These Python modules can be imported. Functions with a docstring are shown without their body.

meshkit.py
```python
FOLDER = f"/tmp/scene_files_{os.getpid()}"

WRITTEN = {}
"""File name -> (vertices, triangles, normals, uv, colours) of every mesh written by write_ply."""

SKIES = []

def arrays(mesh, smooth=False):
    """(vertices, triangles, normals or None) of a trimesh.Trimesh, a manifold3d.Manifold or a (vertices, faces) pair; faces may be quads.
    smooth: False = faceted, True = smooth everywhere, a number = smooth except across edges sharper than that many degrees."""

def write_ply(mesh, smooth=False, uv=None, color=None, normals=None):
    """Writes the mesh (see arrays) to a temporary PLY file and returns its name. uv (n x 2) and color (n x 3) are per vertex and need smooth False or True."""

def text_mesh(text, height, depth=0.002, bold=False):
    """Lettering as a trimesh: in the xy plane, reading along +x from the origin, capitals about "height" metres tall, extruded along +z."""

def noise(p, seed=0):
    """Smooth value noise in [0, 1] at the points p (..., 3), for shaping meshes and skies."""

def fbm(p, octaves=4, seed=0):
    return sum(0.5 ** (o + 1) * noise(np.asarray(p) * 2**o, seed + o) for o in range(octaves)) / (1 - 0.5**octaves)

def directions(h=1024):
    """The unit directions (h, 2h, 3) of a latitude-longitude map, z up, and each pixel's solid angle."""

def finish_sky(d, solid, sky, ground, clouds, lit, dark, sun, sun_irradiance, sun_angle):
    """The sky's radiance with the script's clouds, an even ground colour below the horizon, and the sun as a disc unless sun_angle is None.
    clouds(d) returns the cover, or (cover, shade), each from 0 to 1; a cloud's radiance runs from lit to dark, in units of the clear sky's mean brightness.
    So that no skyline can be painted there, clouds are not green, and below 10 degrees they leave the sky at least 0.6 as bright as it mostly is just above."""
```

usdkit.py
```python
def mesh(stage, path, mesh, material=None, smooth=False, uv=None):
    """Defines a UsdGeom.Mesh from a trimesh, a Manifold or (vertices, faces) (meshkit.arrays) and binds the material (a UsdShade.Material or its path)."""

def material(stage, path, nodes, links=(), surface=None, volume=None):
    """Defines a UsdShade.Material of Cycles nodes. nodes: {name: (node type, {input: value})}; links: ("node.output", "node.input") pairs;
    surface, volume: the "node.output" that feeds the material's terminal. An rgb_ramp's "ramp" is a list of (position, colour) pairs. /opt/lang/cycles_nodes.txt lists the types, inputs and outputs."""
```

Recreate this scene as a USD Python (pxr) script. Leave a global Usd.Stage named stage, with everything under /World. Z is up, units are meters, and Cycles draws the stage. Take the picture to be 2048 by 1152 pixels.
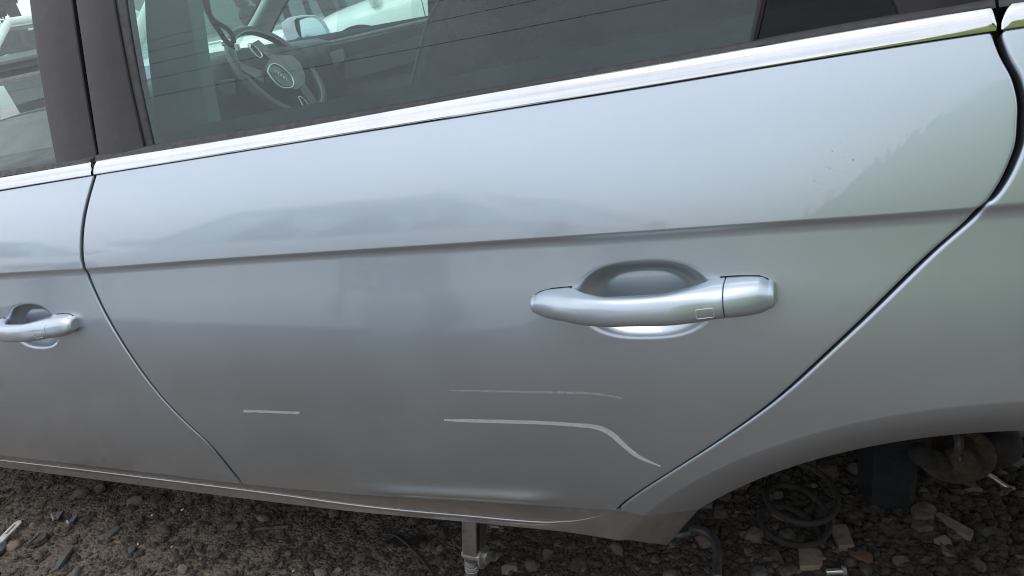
import math, random
import numpy as np
import trimesh
import usdkit, meshkit
from pxr import Usd, UsdGeom, UsdLux, UsdShade, Gf, Sdf

# ------------------------------------------------------------------ camera, sky, sun, exposure
F_PX, W_PX, H_PX = 1389.9, 2048.0, 1152.0
CAM = np.array([-0.1523, -0.5794, 1.0591])
YAW, PITCH, ROLL = 0.49429, 0.43868, -0.20707
EXPOSURE = 0.17
SKY_STRENGTH = 0.14
SUN_I, SUN_ANGLE = 0.20, 30.0
SUN_DIR = np.array([-0.15, -0.25, 0.95]); SUN_DIR /= np.linalg.norm(SUN_DIR)

stage = Usd.Stage.CreateInMemory()
UsdGeom.SetStageUpAxis(stage, UsdGeom.Tokens.z)
UsdGeom.SetStageMetersPerUnit(stage, 1.0)
UsdGeom.Xform.Define(stage, '/World')
UsdGeom.Scope.Define(stage, '/World/Looks')

_f = np.array([-math.sin(YAW) * math.cos(PITCH), math.cos(YAW) * math.cos(PITCH), -math.sin(PITCH)])
_r0 = np.array([math.cos(YAW), math.sin(YAW), 0.0]); _u0 = np.cross(_r0, _f)
_c, _s = math.cos(ROLL), math.sin(ROLL)
CR, CU, CF = _c * _r0 + _s * _u0, -_s * _r0 + _c * _u0, _f
cam = UsdGeom.Camera.Define(stage, '/World/camera')
M = Gf.Matrix4d(*CR, 0, *CU, 0, *(-CF), 0, *CAM, 1)
cam.AddTransformOp().Set(M)
cam.CreateHorizontalApertureAttr(36.0); cam.CreateVerticalApertureAttr(36.0 * 9 / 16)
cam.CreateFocalLengthAttr(36.0 * F_PX / W_PX)
cam.CreateClippingRangeAttr(Gf.Vec2f(0.02, 500))
cam.CreateExposureAttr(EXPOSURE)

def mat(name, nodes, links=(), surface='p.BSDF', volume=None):
    return usdkit.material(stage, '/World/Looks/' + name, nodes, links, surface=surface, volume=volume)

sky_m = mat('sky', {
    'sky': ('sky_texture', {'sky_type': 'single_scattering', 'sun_disc': False,
                            'sun_elevation': math.asin(SUN_DIR[2]), 'sun_rotation': math.atan2(SUN_DIR[0], SUN_DIR[1]), 'altitude': 100.0}),
    'tc': ('texture_coordinate', {}),
    'mp': ('mapping', {'scale': (1.0, 1.0, 2.2)}),
    'n': ('noise_texture', {'scale': 2.3, 'detail': 5.0, 'roughness': 0.55}),
    'rp': ('rgb_ramp', {'ramp': [(0.25, (7.2, 7.7, 8.6)), (0.5, (9.3, 9.7, 10.4)), (0.72, (11.6, 11.8, 12.2))]}),
    'mx': ('mix_color', {'fac': 0.93}),
    'bg': ('background_shader', {'strength': SKY_STRENGTH}),
}, [('tc.generated', 'mp.vector'), ('mp.vector', 'n.vector'), ('n.fac', 'rp.fac'), ('sky.color', 'mx.a'), ('rp.color', 'mx.b'), ('mx.result', 'bg.color')], surface='bg.background')
sky = UsdLux.DomeLight.Define(stage, '/World/sky')
UsdShade.MaterialBindingAPI.Apply(sky.GetPrim()).Bind(sky_m)
sky.GetPrim().SetCustomDataByKey('kind', 'structure')
sun = UsdLux.DistantLight.Define(stage, '/World/sun')
sun.CreateIntensityAttr(SUN_I); sun.CreateAngleAttr(SUN_ANGLE); sun.CreateNormalizeAttr(True)
sun.CreateColorAttr(Gf.Vec3f(1.0, 0.975, 0.94))
_z = SUN_DIR; _x = np.cross([0, 0, 1], _z); _x /= np.linalg.norm(_x); _y = np.cross(_z, _x)
sun.AddTransformOp().Set(Gf.Matrix4d(*_x, 0, *_y, 0, *_z, 0, 0, 0, 30, 1))

# ------------------------------------------------------------------ helpers
def ray(x, y):
    d = (x - W_PX / 2) / F_PX * CR - (y - H_PX / 2) / F_PX * CU + CF
    return d / np.linalg.norm(d)
def on_y(x, y, Y):
    d = ray(x, y); return CAM + d * (Y - CAM[1]) / d[1]
def on_z(x, y, Z):
    d = ray(x, y); return CAM + d * (Z - CAM[2]) / d[2]
def on_plane(x, y, o, n):
    d = ray(x, y); return CAM + d * np.dot(np.asarray(o) - CAM, n) / np.dot(d, n)
def at_dist(x, y, t):
    return CAM + ray(x, y) * t

used = set()
def numbered(parent, name):
    k, n = 0, name
    while f'{parent}/{n}' in used:
        k += 1; n = f'{name}_{k:03d}'
    used.add(f'{parent}/{n}')
    return n
def path_of(p):
    return '/World' if p is None else (p if isinstance(p, str) else str(p.GetPath()))
def obj(name, mesh, material, parent=None, smooth=30, label=None):
    par = path_of(parent)
    p = par + '/' + numbered(par, name)
    if isinstance(mesh, list):
        mesh = join(mesh)
    m = usdkit.mesh(stage, p, mesh, LOOK[material], smooth=smooth)
    if label: m.GetPrim().SetCustomDataByKey('label', label)
    return m.GetPrim()
def tag(o, label=None, cat=None, group=None, kind=None):
    for k, v in (('label', label), ('category', cat), ('group', group), ('kind', kind)):
        if v: o.SetCustomDataByKey(k, v)
    return o
def thing(name, label, cat, loc=(0, 0, 0), rz=0.0, group=None):
    x = UsdGeom.Xform.Define(stage, '/World/' + numbered('/World', name))
    x.AddTranslateOp().Set(Gf.Vec3d(*map(float, loc)))
    if rz: x.AddRotateZOp().Set(math.degrees(rz))
    return tag(x.GetPrim(), label, cat, group)

def T(v, f):
    return trimesh.Trimesh(np.asarray(v, float), np.asarray(f, int), process=False)
def join(ms):
    ms = [m if isinstance(m, trimesh.Trimesh) else T(*meshkit.arrays(m)[:2]) for m in ms]
    return trimesh.util.concatenate(ms)
def grid(P, flip=False, closed_u=False, closed_v=False):
    """P (nu, nv, 3) -> mesh"""
    nu, nv = P.shape[:2]
    i = np.arange(nu * nv).reshape(nu, nv)
    if closed_u: i = np.vstack([i, i[:1]])
    if closed_v: i = np.hstack([i, i[:, :1]])
    q = np.stack([i[:-1, :-1], i[1:, :-1], i[1:, 1:], i[:-1, 1:]], -1).reshape(-1, 4)
    f = np.vstack([q[:, [0, 1, 2]], q[:, [0, 2, 3]]])
    if flip: f = f[:, ::-1]
    return T(P.reshape(-1, 3), f)
def frames(path):
    path = np.asarray(path, float)
    t = np.gradient(path, axis=0); t /= np.linalg.norm(t, axis=1, keepdims=True) + 1e-12
    n = np.zeros_like(t)
    ref = np.array([0, 0, 1.0]) if abs(t[0, 2]) < 0.8 else np.array([1.0, 0, 0])
    v = ref - t[0] * (ref @ t[0]); n[0] = v / np.linalg.norm(v)
    for k in range(1, len(t)):
        v = n[k - 1] - t[k] * (n[k - 1] @ t[k]); n[k] = v / np.linalg.norm(v)
    return t, n, np.cross(t, n)
def spline(pts, n=24):
    from scipy.interpolate import CubicSpline, make_interp_spline
    pts = np.asarray(pts, float)
    d = np.r_[0, np.cumsum(np.linalg.norm(np.diff(pts, axis=0), axis=1))]
    if len(pts) < 3: return np.linspace(pts[0], pts[-1], n)
    return CubicSpline(d, pts)(np.linspace(0, d[-1], n))
def tube(path, r, seg=8, cap=True, closed=False, sx=1.0, sy=1.0):
    path = np.asarray(path, float)
    if closed:
        t = np.roll(path, -1, 0) - np.roll(path, 1, 0); t /= np.linalg.norm(t, axis=1, keepdims=True)
        c = path.mean(0); n = path - c; n -= t * (n * t).sum(1, keepdims=True); n /= np.linalg.norm(n, axis=1, keepdims=True); b = np.cross(t, n)
    else:
        t, n, b = frames(path)
    r = np.broadcast_to(np.asarray(r, float), (len(path),))
    a = np.linspace(0, 2 * math.pi, seg, endpoint=False)
    P = path[:, None] + r[:, None, None] * (sx * np.cos(a)[None, :, None] * n[:, None] + sy * np.sin(a)[None, :, None] * b[:, None])
    m = grid(P, closed_v=True, closed_u=closed)
    if cap and not closed:
        v = np.vstack([m.vertices, path[0], path[-1]]); k = len(m.vertices)
        e = (len(path) - 1) * seg
        f = [[k, j, (j + 1) % seg] for j in range(seg)] + [[k + 1, e + (j + 1) % seg, e + j] for j in range(seg)]
        m = T(v, np.vstack([m.faces, f]))
    return m
def box(size, c=(0, 0, 0), R=None, bevel=0.0):
    sx, sy, sz = [s / 2 for s in size]
    if bevel > 0:
        b = min(bevel, 0.45 * min(size))
        pts = [(x * (sx - (0 if k == 0 else b)), y * (sy - (0 if k == 1 else b)), z * (sz - (0 if k == 2 else b))) for x in (-1, 1) for y in (-1, 1) for z in (-1, 1) for k in range(3)]
        m = trimesh.convex.convex_hull(np.array(pts))
    else:
        m = trimesh.creation.box(extents=size)
    if R is not None:
        m.apply_transform(np.vstack([np.hstack([R, np.zeros((3, 1))]), [0, 0, 0, 1]]))
    m.apply_translation(c)
    return m
def rotz(a):
    c, s = math.cos(a), math.sin(a); return np.array([[c, -s, 0], [s, c, 0], [0, 0, 1.0]])
def roty(a):
    c, s = math.cos(a), math.sin(a); return np.array([[c, 0, s], [0, 1, 0], [-s, 0, c]])
def rotx(a):
    c, s = math.cos(a), math.sin(a); return np.array([[1, 0, 0], [0, c, -s], [0, s, c]])
def cyl(a, b, r, seg=20, bevel=0.0):
    a, b = np.asarray(a, float), np.asarray(b, float); L = np.linalg.norm(b - a); u = (b - a) / L
    if bevel:
        return tube([a, a + u * 1e-5, a + u * bevel, b - u * bevel, b - u * 1e-5, b], [r - bevel, r - bevel, r, r, r - bevel, r - bevel], seg)
    return tube([a, b], r, seg)
def slab(outline, o, ex, ey, ez, depth, bevel=0.0):
    """extrudes a 2D outline lying in (ex, ey) at o by depth along ez"""
    from shapely.geometry import Polygon
    m = trimesh.creation.extrude_polygon(Polygon(outline).buffer(0), depth, engine='earcut')
    v = m.vertices
    return T(np.asarray(o) + v[:, :1] * ex + v[:, 1:2] * ey + v[:, 2:3] * ez, m.faces)
def sstep(x, a, b):
    t = np.clip((np.asarray(x, float) - a) / (b - a), 0, 1); return t * t * (3 - 2 * t)
_LERP = {}
def lerp(x, pts):
    from scipy.interpolate import PchipInterpolator
    pts = np.asarray(pts, float); key = pts.tobytes()
    pts = pts[np.argsort(pts[:, 0])]
    f = _LERP.get(key) or _LERP.setdefault(key, PchipInterpolator(pts[:, 0], pts[:, 1], extrapolate=False))
    #f = PchipInterpolator(pts[:, 0], pts[:, 1], extrapolate=False)
    x = np.asarray(x, float); y = f(np.clip(x, pts[0, 0], pts[-1, 0]))
    s0 = (pts[1, 1] - pts[0, 1]) / (pts[1, 0] - pts[0, 0]); s1 = (pts[-1, 1] - pts[-2, 1]) / (pts[-1, 0] - pts[-2, 0])
    return y + np.minimum(x - pts[0, 0], 0) * s0 + np.maximum(x - pts[-1, 0], 0) * s1

# ------------------------------------------------------------------ materials
LOOK = {}
def simple(name, color, rough=0.5, metal=0.0, noise=0.0, nscale=20.0, bump=0.0, bscale=60.0, coat=0.0, spec=0.5):
    nodes = {'p': ('principled_bsdf', {'base_color': color, 'roughness': rough, 'metallic': metal, 'coat_weight': coat, 'coat_roughness': 0.04, 'specular_ior_level': spec}),
             'tc': ('texture_coordinate', {})}
    links = []
    if noise:
        lo = tuple(c * (1 - noise) for c in color); hi = tuple(min(1, c * (1 + noise)) for c in color)
        nodes['n'] = ('noise_texture', {'scale': nscale, 'detail': 5.0, 'roughness': 0.6})
        nodes['r'] = ('rgb_ramp', {'ramp': [(0.3, lo), (0.7, hi)]})
        nodes['rr'] = ('map_range', {'from_min': 0.3, 'from_max': 0.7, 'to_min': min(1, rough * 1.2), 'to_max': rough * 0.8})
        links += [('tc.object', 'n.vector'), ('n.fac', 'r.fac'), ('r.color', 'p.base_color'), ('n.fac', 'rr.value'), ('rr.result', 'p.roughness')]
    if bump:
        nodes['bn'] = ('noise_texture', {'scale': bscale, 'detail': 4.0})
        nodes['b'] = ('bump', {'strength': bump, 'distance': 0.01})
        links += [('tc.object', 'bn.vector'), ('bn.fac', 'b.height'), ('b.normal', 'p.normal')]
    LOOK[name] = mat(name, nodes, links)

PAINT_BASE = (0.388, 0.444, 0.502)
LOOK['silver_paint'] = mat('silver_paint', {
    'g': ('geometry', {}),
    'fl': ('noise_texture', {'scale': 2600.0, 'detail': 1.0}),
    'big': ('noise_texture', {'scale': 7.0, 'detail': 4.0, 'roughness': 0.6}),
    'dirt': ('noise_texture', {'scale': 330.0, 'detail': 3.0, 'roughness': 0.7}),
    'film': ('noise_texture', {'scale': 24.0, 'detail': 6.0, 'roughness': 0.65}),
    'spk': ('map_range', {'from_min': 0.722, 'from_max': 0.79, 'to_min': 0.0, 'to_max': 0.5}),
    'dist': ('vector_math', {'math_type': 'distance', 'vector2': (-0.166, 0.0, 0.865)}),
    'near': ('map_range', {'from_min': 0.0, 'from_max': 0.05, 'to_min': 0.13, 'to_max': 0.0}),
    'add': ('math', {'math_type': 'add'}),
    'flr': ('rgb_ramp', {'ramp': [(0.25, tuple(c * 0.90 for c in PAINT_BASE)), (0.75, tuple(c * 1.10 for c in PAINT_BASE))]}),
    'mixd': ('mix_color', {'b': (0.03, 0.026, 0.02)}),
    'ro': ('map_range', {'from_min': 0.3, 'from_max': 0.7, 'to_min': 0.375, 'to_max': 0.415}),
    'cr': ('map_range', {'from_min': 0.35, 'from_max': 0.7, 'to_min': 0.012, 'to_max': 0.06}),
    'ob': ('noise_texture', {'scale': 130.0, 'detail': 2.0}),
    'bm': ('bump', {'strength': 0.06, 'distance': 0.0012}),
    'p': ('principled_bsdf', {'metallic': 1.0, 'coat_weight': 1.0, 'coat_ior': 1.55, 'specular_ior_level': 0.5}),
}, [('g.position', 'fl.vector'), ('g.position', 'big.vector'), ('g.position', 'dirt.vector'), ('g.position', 'film.vector'), ('g.position', 'ob.vector'), ('g.position', 'dist.vector1'),
    ('dist.value', 'near.value'), ('dirt.fac', 'add.value1'), ('near.result', 'add.value2'), ('add.value', 'spk.value'),
    ('fl.fac', 'flr.fac'), ('flr.color', 'mixd.a'), ('spk.result', 'mixd.fac'), ('mixd.result', 'p.base_color'),
    ('big.fac', 'ro.value'), ('ro.result', 'p.roughness'), ('film.fac', 'cr.value'), ('cr.result', 'p.coat_roughness'),
    ('ob.fac', 'bm.height'), ('bm.normal', 'p.coat_normal')])
LOOK['reflection_line'] = mat('reflection_line_pale', {'g': ('geometry', {}), 'n': ('noise_texture', {'scale': 520.0, 'detail': 3.0, 'roughness': 0.7}), 'a': ('map_range', {'from_min': 0.34, 'from_max': 0.60, 'to_min': 0.35, 'to_max': 0.85}), 'p': ('principled_bsdf', {'base_color': (0.45, 0.48, 0.51), 'roughness': 0.45, 'metallic': 0.3})}, [('g.position', 'n.vector'), ('n.fac', 'a.value'), ('a.result', 'p.alpha')])  # pale strip colour that stands in for a bright reflection
LOOK['reflection_line_faint'] = mat('reflection_line_faint', {'g': ('geometry', {}), 'n': ('noise_texture', {'scale': 420.0, 'detail': 3.0}), 'a': ('map_range', {'from_min': 0.36, 'from_max': 0.6, 'to_min': 0.03, 'to_max': 0.15}), 'p': ('principled_bsdf', {'base_color': (0.50, 0.52, 0.54), 'roughness': 0.45, 'metallic': 0.2})}, [('g.position', 'n.vector'), ('n.fac', 'a.value'), ('a.result', 'p.alpha')])  # nearly clear strip colour for a weaker painted reflection
simple('sill_paint', (0.31, 0.305, 0.305), 0.13, 0.9, noise=0.12, nscale=30, coat=0.3)
simple('chrome', (0.60, 0.61, 0.63), 0.05, 1.0, noise=0.04, nscale=40)
simple('pillar_black', (0.016, 0.013, 0.016), 0.25, 0.0, noise=0.2, nscale=60, coat=0.0, spec=.22)
simple('rubber', (0.020, 0.019, 0.0185), 0.6, noise=0.15, nscale=120)
simple('pale_trim', (0.50, 0.53, 0.52), 0.7)
simple('gap_black', (0.008, 0.008, 0.008), 0.9)
simple('under_black', (0.016, 0.015, 0.015), 0.8, noise=0.5, nscale=15, bump=0.4, bscale=60)
simple('rust_dark', (0.045, 0.030, 0.022), 0.85, noise=0.6, nscale=30, bump=0.4, bscale=120)
simple('steel', (0.33, 0.32, 0.31), 0.36, 0.85, noise=0.45, nscale=45, bump=0.25, bscale=160)
simple('steel_dark', (0.075, 0.075, 0.08), 0.5, 0.6, noise=0.5, nscale=40, bump=0.2, bscale=120)
simple('steel_bright', (0.62, 0.62, 0.60), 0.28, 0.9, noise=0.25, nscale=60)
simple('zinc', (0.62, 0.62, 0.60), 0.45, 0.35, noise=0.25, nscale=50)
simple('black_metal', (0.022, 0.024, 0.028), 0.4, 0.4, noise=0.4, nscale=40, bump=0.15, bscale=80)
simple('cabin_dark', (0.026, 0.029, 0.033), 0.62, noise=0.25, nscale=14, bump=0.2, bscale=200)
simple('cabin_grey', (0.085, 0.092, 0.095), 0.6, noise=0.15, nscale=10)
simple('cabin_light', (0.27, 0.29, 0.285), 0.7, noise=0.08, nscale=12)
simple('seat_fabric', (0.040, 0.045, 0.052), 0.9, noise=0.3, nscale=30, bump=0.3, bscale=400)
simple('seat_piping', (0.17, 0.18, 0.18), 0.7)
simple('carpet', (0.014, 0.015, 0.016), 1.0, spec=0.05, noise=0.4, nscale=30)
simple('leather', (0.055, 0.058, 0.06), 0.40, noise=0.2, nscale=40, bump=0.15, bscale=300)
simple('satin_silver', (0.62, 0.64, 0.64), 0.3, 0.7)
simple('wire_black', (0.012, 0.012, 0.012), 0.5)
simple('white_paint', (0.80, 0.81, 0.80), 0.35, coat=0.7, noise=0.05, nscale=3)
simple('silver_grey_paint', (0.42, 0.44, 0.46), 0.4, 0.6, coat=0.8, noise=0.05, nscale=3)
simple('pale_silver_paint', (0.62, 0.64, 0.66), 0.4, 0.3, coat=0.8, noise=0.05, nscale=3)
simple('dark_blue_paint', (0.05, 0.06, 0.08), 0.35, 0.3, coat=0.8, noise=0.1, nscale=3)
simple('tyre', (0.02, 0.02, 0.02), 0.85, noise=0.3, nscale=20)
simple('car_glass_dark', (0.10, 0.12, 0.125), 0.05, spec=0.6)
simple('lamp_clear', (0.55, 0.58, 0.60), 0.12, 0.4)
simple('lamp_red', (0.30, 0.015, 0.012), 0.2)
simple('bin_plastic', (0.030, 0.036, 0.038), 0.5, noise=0.25, nscale=8)
simple('shed_wall', (0.36, 0.39, 0.40), 0.6, noise=0.15, nscale=1.0)
simple('bark', (0.07, 0.055, 0.04), 0.9, noise=0.4, nscale=8)
simple('trouser', (0.05, 0.055, 0.065), 0.9, noise=0.2, nscale=30)
simple('fascia_scratched', (0.30, 0.31, 0.32), 0.5, noise=0.3, nscale=60)
simple('rust', (0.105, 0.060, 0.042), 0.85, 0.1, noise=0.5, nscale=30, bump=0.4, bscale=100)
simple('slate', (0.085, 0.083, 0.080), 0.75, noise=0.3, nscale=25, bump=0.25, bscale=90)
simple('pale_stone', (0.155, 0.120, 0.098), 0.85, noise=0.3, nscale=30, bump=0.35, bscale=80)
simple('brown_stone', (0.095, 0.068, 0.053), 0.88, noise=0.35, nscale=30, bump=0.35, bscale=80)
simple('grey_stone', (0.082, 0.078, 0.073), 0.85, noise=0.35, nscale=30, bump=0.35, bscale=80)
simple('dark_stone', (0.045, 0.040, 0.036), 0.85, noise=0.4, nscale=30, bump=0.35, bscale=80)

def glass(name, tint, f0=0.04, rough=0.0, refl=1.0, film=0.0):
    if film:                                                          # a thin film of dust on the pane
        n, l = {'g': ('geometry', {}), 'dn': ('noise_texture', {'scale': 9.0, 'detail': 6.0, 'roughness': 0.65}), 'dr': ('map_range', {'from_min': 0.3, 'from_max': 0.7, 'to_min': film * .5, 'to_max': film * 1.6}), 'df': ('diffuse_bsdf', {'color': (.55, .56, .55)}), 'm2': ('mix_closure', {})}, [('g.position', 'dn.vector'), ('dn.fac', 'dr.value'), ('dr.result', 'm2.fac'), ('m.closure', 'm2.closure1'), ('df.BSDF', 'm2.closure2')]
    else: n, l = {}, []
    LOOK[name] = mat(name, {
        't': ('transparent_bsdf', {'color': tint}),
        'gl': ('glossy_bsdf', {'color': refl if isinstance(refl, tuple) else (refl, refl, refl), 'roughness': rough}),
        'lw': ('layer_weight', {'blend': 0.5}), 'pw': ('math', {'math_type': 'power', 'value2': 5.0}), 'f': ('math', {'math_type': 'multiply_add', 'value2': 1 - f0, 'value3': f0}),
        'm': ('mix_closure', {}), **n}, [*l, ('lw.facing', 'pw.value1'), ('pw.value', 'f.value1'), ('f.value', 'm.fac'), ('t.BSDF', 'm.closure1'), ('gl.BSDF', 'm.closure2')], surface='m2.closure' if film else 'm.closure')
glass('window_glass', (0.57, 0.80, 0.75), 0.050, refl=(.82, .95, 1.0), film=.010)
glass('yard_glass', (0.62, 0.70, 0.68), 0.05)
glass('clear_glass', (0.82, 0.91, 0.88), 0.035)
glass('quarter_glass', (0.30, 0.36, 0.36), 0.015)
LOOK['mirror'] = mat('mirror', {'p': ('principled_bsdf', {'base_color': (0.62, 0.72, 0.72), 'metallic': 1.0, 'roughness': 0.28})})

LOOK['gravel_ground'] = mat('gravel_ground', {
    'g': ('geometry', {}),
    'n1': ('noise_texture', {'scale': 2.2, 'detail': 6.0, 'roughness': 0.6}),
    'n2': ('noise_texture', {'scale': 55.0, 'detail': 8.0, 'roughness': 0.7}),
    'v': ('voronoi_texture', {'scale': 140.0}),
    'v2': ('voronoi_texture', {'scale': 60.0}),
    'r1': ('rgb_ramp', {'ramp': [(0.32, (0.102, 0.082, 0.065)), (0.5, (0.131, 0.107, 0.087)), (0.7, (0.160, 0.133, 0.109))]}),
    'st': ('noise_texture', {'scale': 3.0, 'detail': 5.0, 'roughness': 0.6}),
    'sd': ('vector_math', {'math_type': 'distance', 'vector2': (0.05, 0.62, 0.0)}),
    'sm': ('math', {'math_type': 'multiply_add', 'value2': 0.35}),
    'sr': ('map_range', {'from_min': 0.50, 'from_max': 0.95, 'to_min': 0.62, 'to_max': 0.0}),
    'arch_shade': ('mix_color', {'b': (0.045, 0.033, 0.028)}),  # soil around the arch darkened, its shade painted into the colour
    'r2': ('rgb_ramp', {'ramp': [(0.25, (0.45, 0.43, 0.42)), (0.5, (1.0, 1.0, 1.0)), (0.75, (1.45, 1.42, 1.38))]}),
    'mx': ('mix_color', {'blend_type': 'multiply', 'fac': 1.0, 'use_clamp_result': False}),
    'vb': ('rgb_to_bw', {}),
    'vr': ('rgb_ramp', {'ramp': [(0.0, (0.72, 0.72, 0.74)), (1.0, (1.28, 1.24, 1.2))]}),
    'mx2': ('mix_color', {'blend_type': 'multiply', 'fac': 0.8, 'use_clamp_result': False}),
    'sub': ('math', {'math_type': 'subtract'}),
    'b': ('bump', {'strength': 0.9, 'distance': 0.006}),
    'p': ('principled_bsdf', {'roughness': 0.92, 'specular_ior_level': 0.25}),
}, [('g.position', 'n1.vector'), ('g.position', 'n2.vector'), ('g.position', 'v.vector'), ('g.position', 'v2.vector'), ('n1.fac', 'r1.fac'), ('n2.fac', 'r2.fac'), ('r1.color', 'mx.a'), ('r2.color', 'mx.b'),
    ('v.color', 'vb.color'), ('vb.val', 'vr.fac'), ('mx.result', 'mx2.a'), ('vr.color', 'mx2.b'), ('g.position', 'st.vector'), ('g.position', 'sd.vector1'), ('st.fac', 'sm.value1'), ('sd.value', 'sm.value3'), ('sm.value', 'sr.value'), ('sr.result', 'arch_shade.fac'), ('mx2.result', 'arch_shade.a'), ('arch_shade.result', 'p.base_color'),
    ('n2.fac', 'sub.value1'), ('v.distance', 'sub.value2'), ('sub.value', 'b.height'), ('b.normal', 'p.normal')])
LOOK['gravel'] = mat('gravel', {
    'g': ('geometry', {}),
    'n': ('noise_texture', {'scale': 120.0, 'detail': 4.0}),
    'r': ('rgb_ramp', {'ramp': [(0.0, (0.05, 0.042, 0.037)), (0.3, (0.090, 0.070, 0.054)), (0.55, (0.115, 0.091, 0.074)), (0.75, (0.090, 0.083, 0.077)), (0.93, (0.13, 0.092, 0.070)), (1.0, (0.21, 0.185, 0.16))]}),
    'r2': ('rgb_ramp', {'ramp': [(0.3, (0.7, 0.7, 0.7)), (0.7, (1.25, 1.25, 1.25))]}),
    'mx': ('mix_color', {'blend_type': 'multiply', 'fac': 1.0}),
    'b': ('bump', {'strength': 0.4, 'distance': 0.003}),
    'p': ('principled_bsdf', {'roughness': 0.85, 'specular_ior_level': 0.3}),
}, [('g.random_per_island', 'r.fac'), ('g.position', 'n.vector'), ('n.fac', 'r2.fac'), ('r.color', 'mx.a'), ('r2.color', 'mx.b'), ('mx.result', 'p.base_color'), ('n.fac', 'b.height'), ('b.normal', 'p.normal')])
LOOK['grass'] = mat('grass', {
    'g': ('geometry', {}), 'n': ('noise_texture', {'scale': 1.6, 'detail': 7.0, 'roughness': 0.7}),
    'r': ('rgb_ramp', {'ramp': [(0.3, (0.105, 0.15, 0.03)), (0.5, (0.185, 0.25, 0.05)), (0.7, (0.28, 0.35, 0.08))]}),
    'b': ('bump', {'strength': 0.8, 'distance': 0.1}),
    'p': ('principled_bsdf', {'roughness': 0.8})},
    [('g.position', 'n.vector'), ('n.fac', 'r.fac'), ('r.color', 'p.base_color'), ('n.fac', 'b.height'), ('b.normal', 'p.normal')])
LOOK['leaf'] = mat('leaf', {
    'g': ('geometry', {}), 'r': ('rgb_ramp', {'ramp': [(0.0, (0.030, 0.042, 0.028)), (1.0, (0.075, 0.095, 0.055))]}),
    'p': ('principled_bsdf', {'roughness': 0.6}), 't': ('translucent_bsdf', {'color': (0.08, 0.12, 0.04)}), 'm': ('mix_closure', {'fac': 0.2})},
    [('g.random_per_island', 'r.fac'), ('r.color', 'p.base_color'), ('p.BSDF', 'm.closure1'), ('t.BSDF', 'm.closure2')], surface='m.closure')
LOOK['leaf_bright'] = mat('leaf_bright', {
    'g': ('geometry', {}), 'r': ('rgb_ramp', {'ramp': [(0.0, (0.06, 0.12, 0.02)), (1.0, (0.20, 0.30, 0.05))]}),
    'p': ('principled_bsdf', {'roughness': 0.6}), 't': ('translucent_bsdf', {'color': (0.2, 0.32, 0.05)}), 'm': ('mix_closure', {'fac': 0.25})},
    [('g.random_per_island', 'r.fac'), ('r.color', 'p.base_color'), ('p.BSDF', 'm.closure1'), ('t.BSDF', 'm.closure2')], surface='m.closure')

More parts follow.
